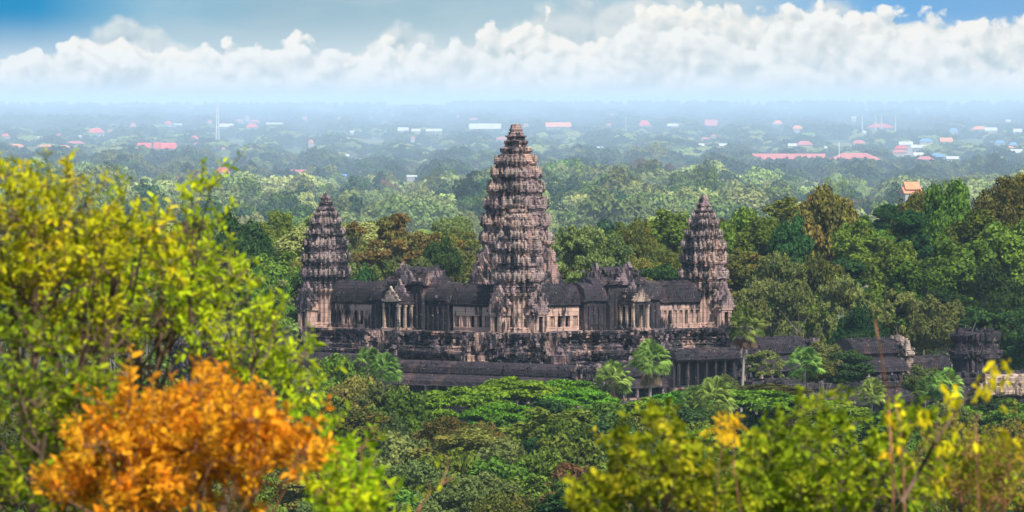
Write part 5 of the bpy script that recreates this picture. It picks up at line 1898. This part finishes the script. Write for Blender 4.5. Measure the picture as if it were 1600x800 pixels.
# single twig with buds
t = None
def twig(name, label, cat, pts, D, r0, bark, leafpts, leafmat, leafsize, seed, group=None, n_each=5, side=True):
    g = np.random.default_rng(seed); r = random.Random(seed)
    bx = X_(pts[0][0], D); bz = float(gz(D)) - .1
    t = empty(name, (bx, D, bz), 0, label=label, cat=cat, group=group)
    o = Vector((bx, D, bz))
    st = MB(seed)
    P3 = [Vector((0, 0, 0))] + [P(x, y, D + r.uniform(-.15, .15)) - o for x, y in pts]
    n = len(P3)
    st.tube(P3, [r0 * (1.25 - .95 * i / (n - 1)) for i in range(n)], 7)
    if side:
        for i in range(2, n - 1):
            for _ in range(1):
                e = P3[i] + Vector((r.uniform(-.16, .16), r.uniform(-.1, .1), r.uniform(.05, .22)))
                st.tube([P3[i], (P3[i] + e) / 2 + Vector((.01, 0, .01)), e], [r0 * .35, r0 * .28, r0 * .12], 5)
    st.build('stem', bark, t)
    pos, dirs = [], []
    for (x, y, rp, k) in leafpts:
        c0 = P(x, y, D + r.uniform(-.2, .2)) - o
        near = min(P3, key=lambda q: (q - c0).length)
        for _ in range(k):
            q = rp / F * D
            p_ = c0 + Vector((r.uniform(-q, q), r.uniform(-q, q) * 2, r.uniform(-q, q)))
            d = (Vector((r.uniform(-.7, .7), r.uniform(-.6, .6), r.uniform(-1.2, .2)))).normalized()
            pos.append(p_); dirs.append(d)
    if pos:
        link('leaves', leaves_mesh('leaves', np.array([tuple(p) for p in pos]), np.array([tuple(p) for p in dirs]), leafsize, leafmat, g, .45), t)
    return t


twig('budding_twig', 'knobbly twig with yellow buds rising at the bottom, right of the yellow-green shrub', 'twig', [(640, 830), (655, 795), (672, 770), (690, 757), (708, 746)], 50, .010, BARK_R,
     [(640, 785, 8, 5), (664, 768, 6, 4), (690, 755, 6, 5), (706, 748, 5, 5), (684, 722, 4, 3), (688, 712, 2, 2)], F_YELL, .035, 61)
# green bush bottom centre-right
L6 = lobes_from([(1030, 760, 85, 45), (1010, 795, 110, 25), (950, 800, 60, 20)], 28, 6, 20, 30) + [(1030, 682, 15), (1045, 660, 10), (1020, 664, 8), (1055, 690, 14), (985, 690, 10), (1000, 705, 13), (960, 690, 8), (1060, 700, 11), (930, 775, 12), (900, 795, 12), (1085, 715, 11), (970, 715, 10)]
shrub('leafy_shrub', 'fresh green shrub at the bottom, right of the brown treetops', 'shrub', 1020, 55, L6, .052, F_GREEN, BARK_D, 46, twigs_per=34, per_twig=12, twl=.13, stem_r=.014, asp=.66, group='leafy shrubs on the near hilltop')
L7 = lobes_from([(1260, 745, 105, 60), (1200, 785, 90, 35), (1340, 775, 90, 45), (1290, 700, 60, 35), (1410, 730, 55, 60)], 54, 7, 18, 32) + [(1312, 635, 11), (1280, 645, 13), (1240, 665, 14), (1410, 660, 11), (1190, 715, 12), (1330, 660, 12), (1370, 690, 12), (1255, 640, 9)]
shrub('leafy_shrub', 'large green and yellow shrub at the lower right, left of the bare slanting branch', 'shrub', 1290, 57, L7, .048, F_GREEN, BARK_D, 47, twigs_per=34, per_twig=12, twl=.13, stem_r=.014, asp=.66, group='leafy shrubs on the near hilltop')
L8 = lobes_from([(1540, 755, 80, 50), (1465, 735, 40, 35), (1580, 715, 40, 50), (1480, 780, 60, 30)], 36, 8, 18, 30)
shrub('leafy_shrub', 'rust-brown thinning shrub in the lower right corner', 'shrub', 1540, 60, L8, .048, F_RUST, BARK_R, 48, twigs_per=32, per_twig=11, twl=.18, stem_r=.018, group='leafy shrubs on the near hilltop')
L9 = [(1130, 684, 9), (1148, 696, 9), (1120, 672, 6), (1142, 668, 6)]
shrub('leafy_shrub', 'small golden sprig between the two green shrubs at the bottom right', 'shrub', 1145, 54, L9, .06, F_GOLD, BARK_R, 49, twigs_per=60, per_twig=7, twl=.10, stem_r=.008, group='leafy shrubs on the near hilltop')
twig('bare_branch', 'thick bare branch slanting up through the lower right, with yellow leaves at its tip', 'branch', [(1385, 830), (1410, 785), (1438, 735), (1462, 690), (1488, 652), (1512, 618), (1535, 592), (1556, 578)], 50, .014, BARK_D,
     [(1560, 578, 18, 14), (1545, 600, 16, 14), (1575, 570, 12, 8), (1530, 610, 14, 10), (1490, 612, 12, 14), (1488, 640, 10, 8), (1560, 635, 5, 3), (1572, 672, 5, 4), (1480, 700, 12, 8), (1470, 745, 18, 12), (1440, 650, 12, 10)], F_GOLD, .066, 62)
twig('dry_stem', 'tall thin reddish dry stem rising before the right lower galleries', 'stem', [(1398, 830), (1394, 720), (1389, 640), (1381, 580), (1373, 530), (1367, 500)], 50, .009, BARK_R,
     [(1388, 650, 8, 5), (1395, 700, 10, 6)], F_GOLD, .07, 63, side=False, group='dry stems on the near hilltop')
twig('dry_stem', 'short reddish forked dry stem right of the tall one', 'stem', [(1415, 830), (1412, 740), (1406, 660), (1398, 625), (1392, 600)], 51, .007, BARK_R,
     [(1412, 690, 10, 6), (1405, 640, 6, 4)], F_GOLD, .07, 64, side=True, group='dry stems on the near hilltop')
twig('dry_stem', 'dry upright stem at the foot of the bare branch tip, near the right edge', 'stem', [(1530, 830), (1527, 720), (1525, 660), (1524, 618)], 52, .006, BARK_R,
     [(1500, 670, 12, 8), (1526, 690, 8, 4), (1585, 690, 6, 4)], F_GOLD, .06, 65, side=True, group='dry stems on the near hilltop')

# ------------------------------------------------------------------ labels for the individually built forest trees
ORD = ['first', 'second', 'third', 'fourth', 'fifth', 'sixth', 'seventh', 'eighth', 'ninth', 'tenth', 'eleventh', 'twelfth', 'thirteenth', 'fourteenth', 'fifteenth', 'sixteenth', 'seventeenth', 'eighteenth', 'nineteenth', 'twentieth']
ROWT = {'behind': 'among the hand', 'behind0': 'x'}


def ordn(i):
    if i < 20: return ORD[i]
    tens = {2: 'twenty', 3: 'thirty', 4: 'forty', 5: 'fifty', 6: 'sixty', 7: 'seventy', 8: 'eighty'}
    a, b = divmod(i + 1, 10)
    return (tens[a] + '-' + ORD[b - 1]) if b else {2: 'twentieth', 3: 'thirtieth', 4: 'fortieth', 5: 'fiftieth'}[a]


def landmark(x, front):
    marks = [(120, 'the left edge'), (350, 'the left foreground trees'), (510, 'the left end tower'), (660, 'the left gate pavilion'), (808, 'the tallest tower'), (960, 'the right gate pavilion'), (1105, 'the right end tower'), (1257, 'the round-headed palm'), (1400, 'the pale gable'), (1512, 'the flat-topped ruin'), (1640, 'the right edge')]
    return min(marks, key=lambda m: abs(m[0] - x))[1]


bucket = {}
for row, x, kind, t, w in TREES:
    fr = row.startswith('front')
    key = (fr, landmark(x, fr), kind)
    bucket.setdefault(key, []).append((t, x))
for (fr, mk, kind), lst in bucket.items():
    lst.sort(key=lambda q: (q[0].location.y))
    for i, (t, x) in enumerate(lst):
        side_ = 'before' if fr else 'behind'
        near = '' if len(lst) == 1 else (', ' + ordn(i) + ' from the front')
        t['label'] = f'{WORDS[kind]} tree {side_} the temple near {mk}{near}'
        t['group'] = 'forest trees before the temple' if fr else 'forest trees behind the temple'

# ------------------------------------------------------------------ haze
m, tt, out = new_mat('haze_air')
vol = tt.node('ShaderNodeVolumePrincipled')
vol.inputs['Color'].default_value = (0.52, 0.76, 1.0, 1)
vol.inputs['Density'].default_value = 0.000017
vol.inputs['Anisotropy'].default_value = -0.3
tt.link(vol.outputs[0], out.inputs['Volume'])
b = MB(0)
b.box((0, 24000, 43), (24000, 56000, 90))
hz = b.build('haze', m)
tag(hz, 'pale blue haze lying over the plain', 'haze', kind='stuff')

# a layer of mist and wood smoke lying over the plain, from behind the temple forest to the horizon
m, tt, out = new_mat('mist_air')
vol = tt.node('ShaderNodeVolumePrincipled')
vol.inputs['Color'].default_value = (0.47, 0.62, 0.80, 1)
vol.inputs['Density'].default_value = 0.000066
vol.inputs['Anisotropy'].default_value = -0.3
tt.link(vol.outputs[0], out.inputs['Volume'])
b = MB(0)
b.box((0, 26200, 41.4), (22000, 48200, 85.2))
ms = b.build('mist', m)
tag(ms, 'low bluish mist drifting over the plain beyond the temple forest', 'mist', kind='stuff')
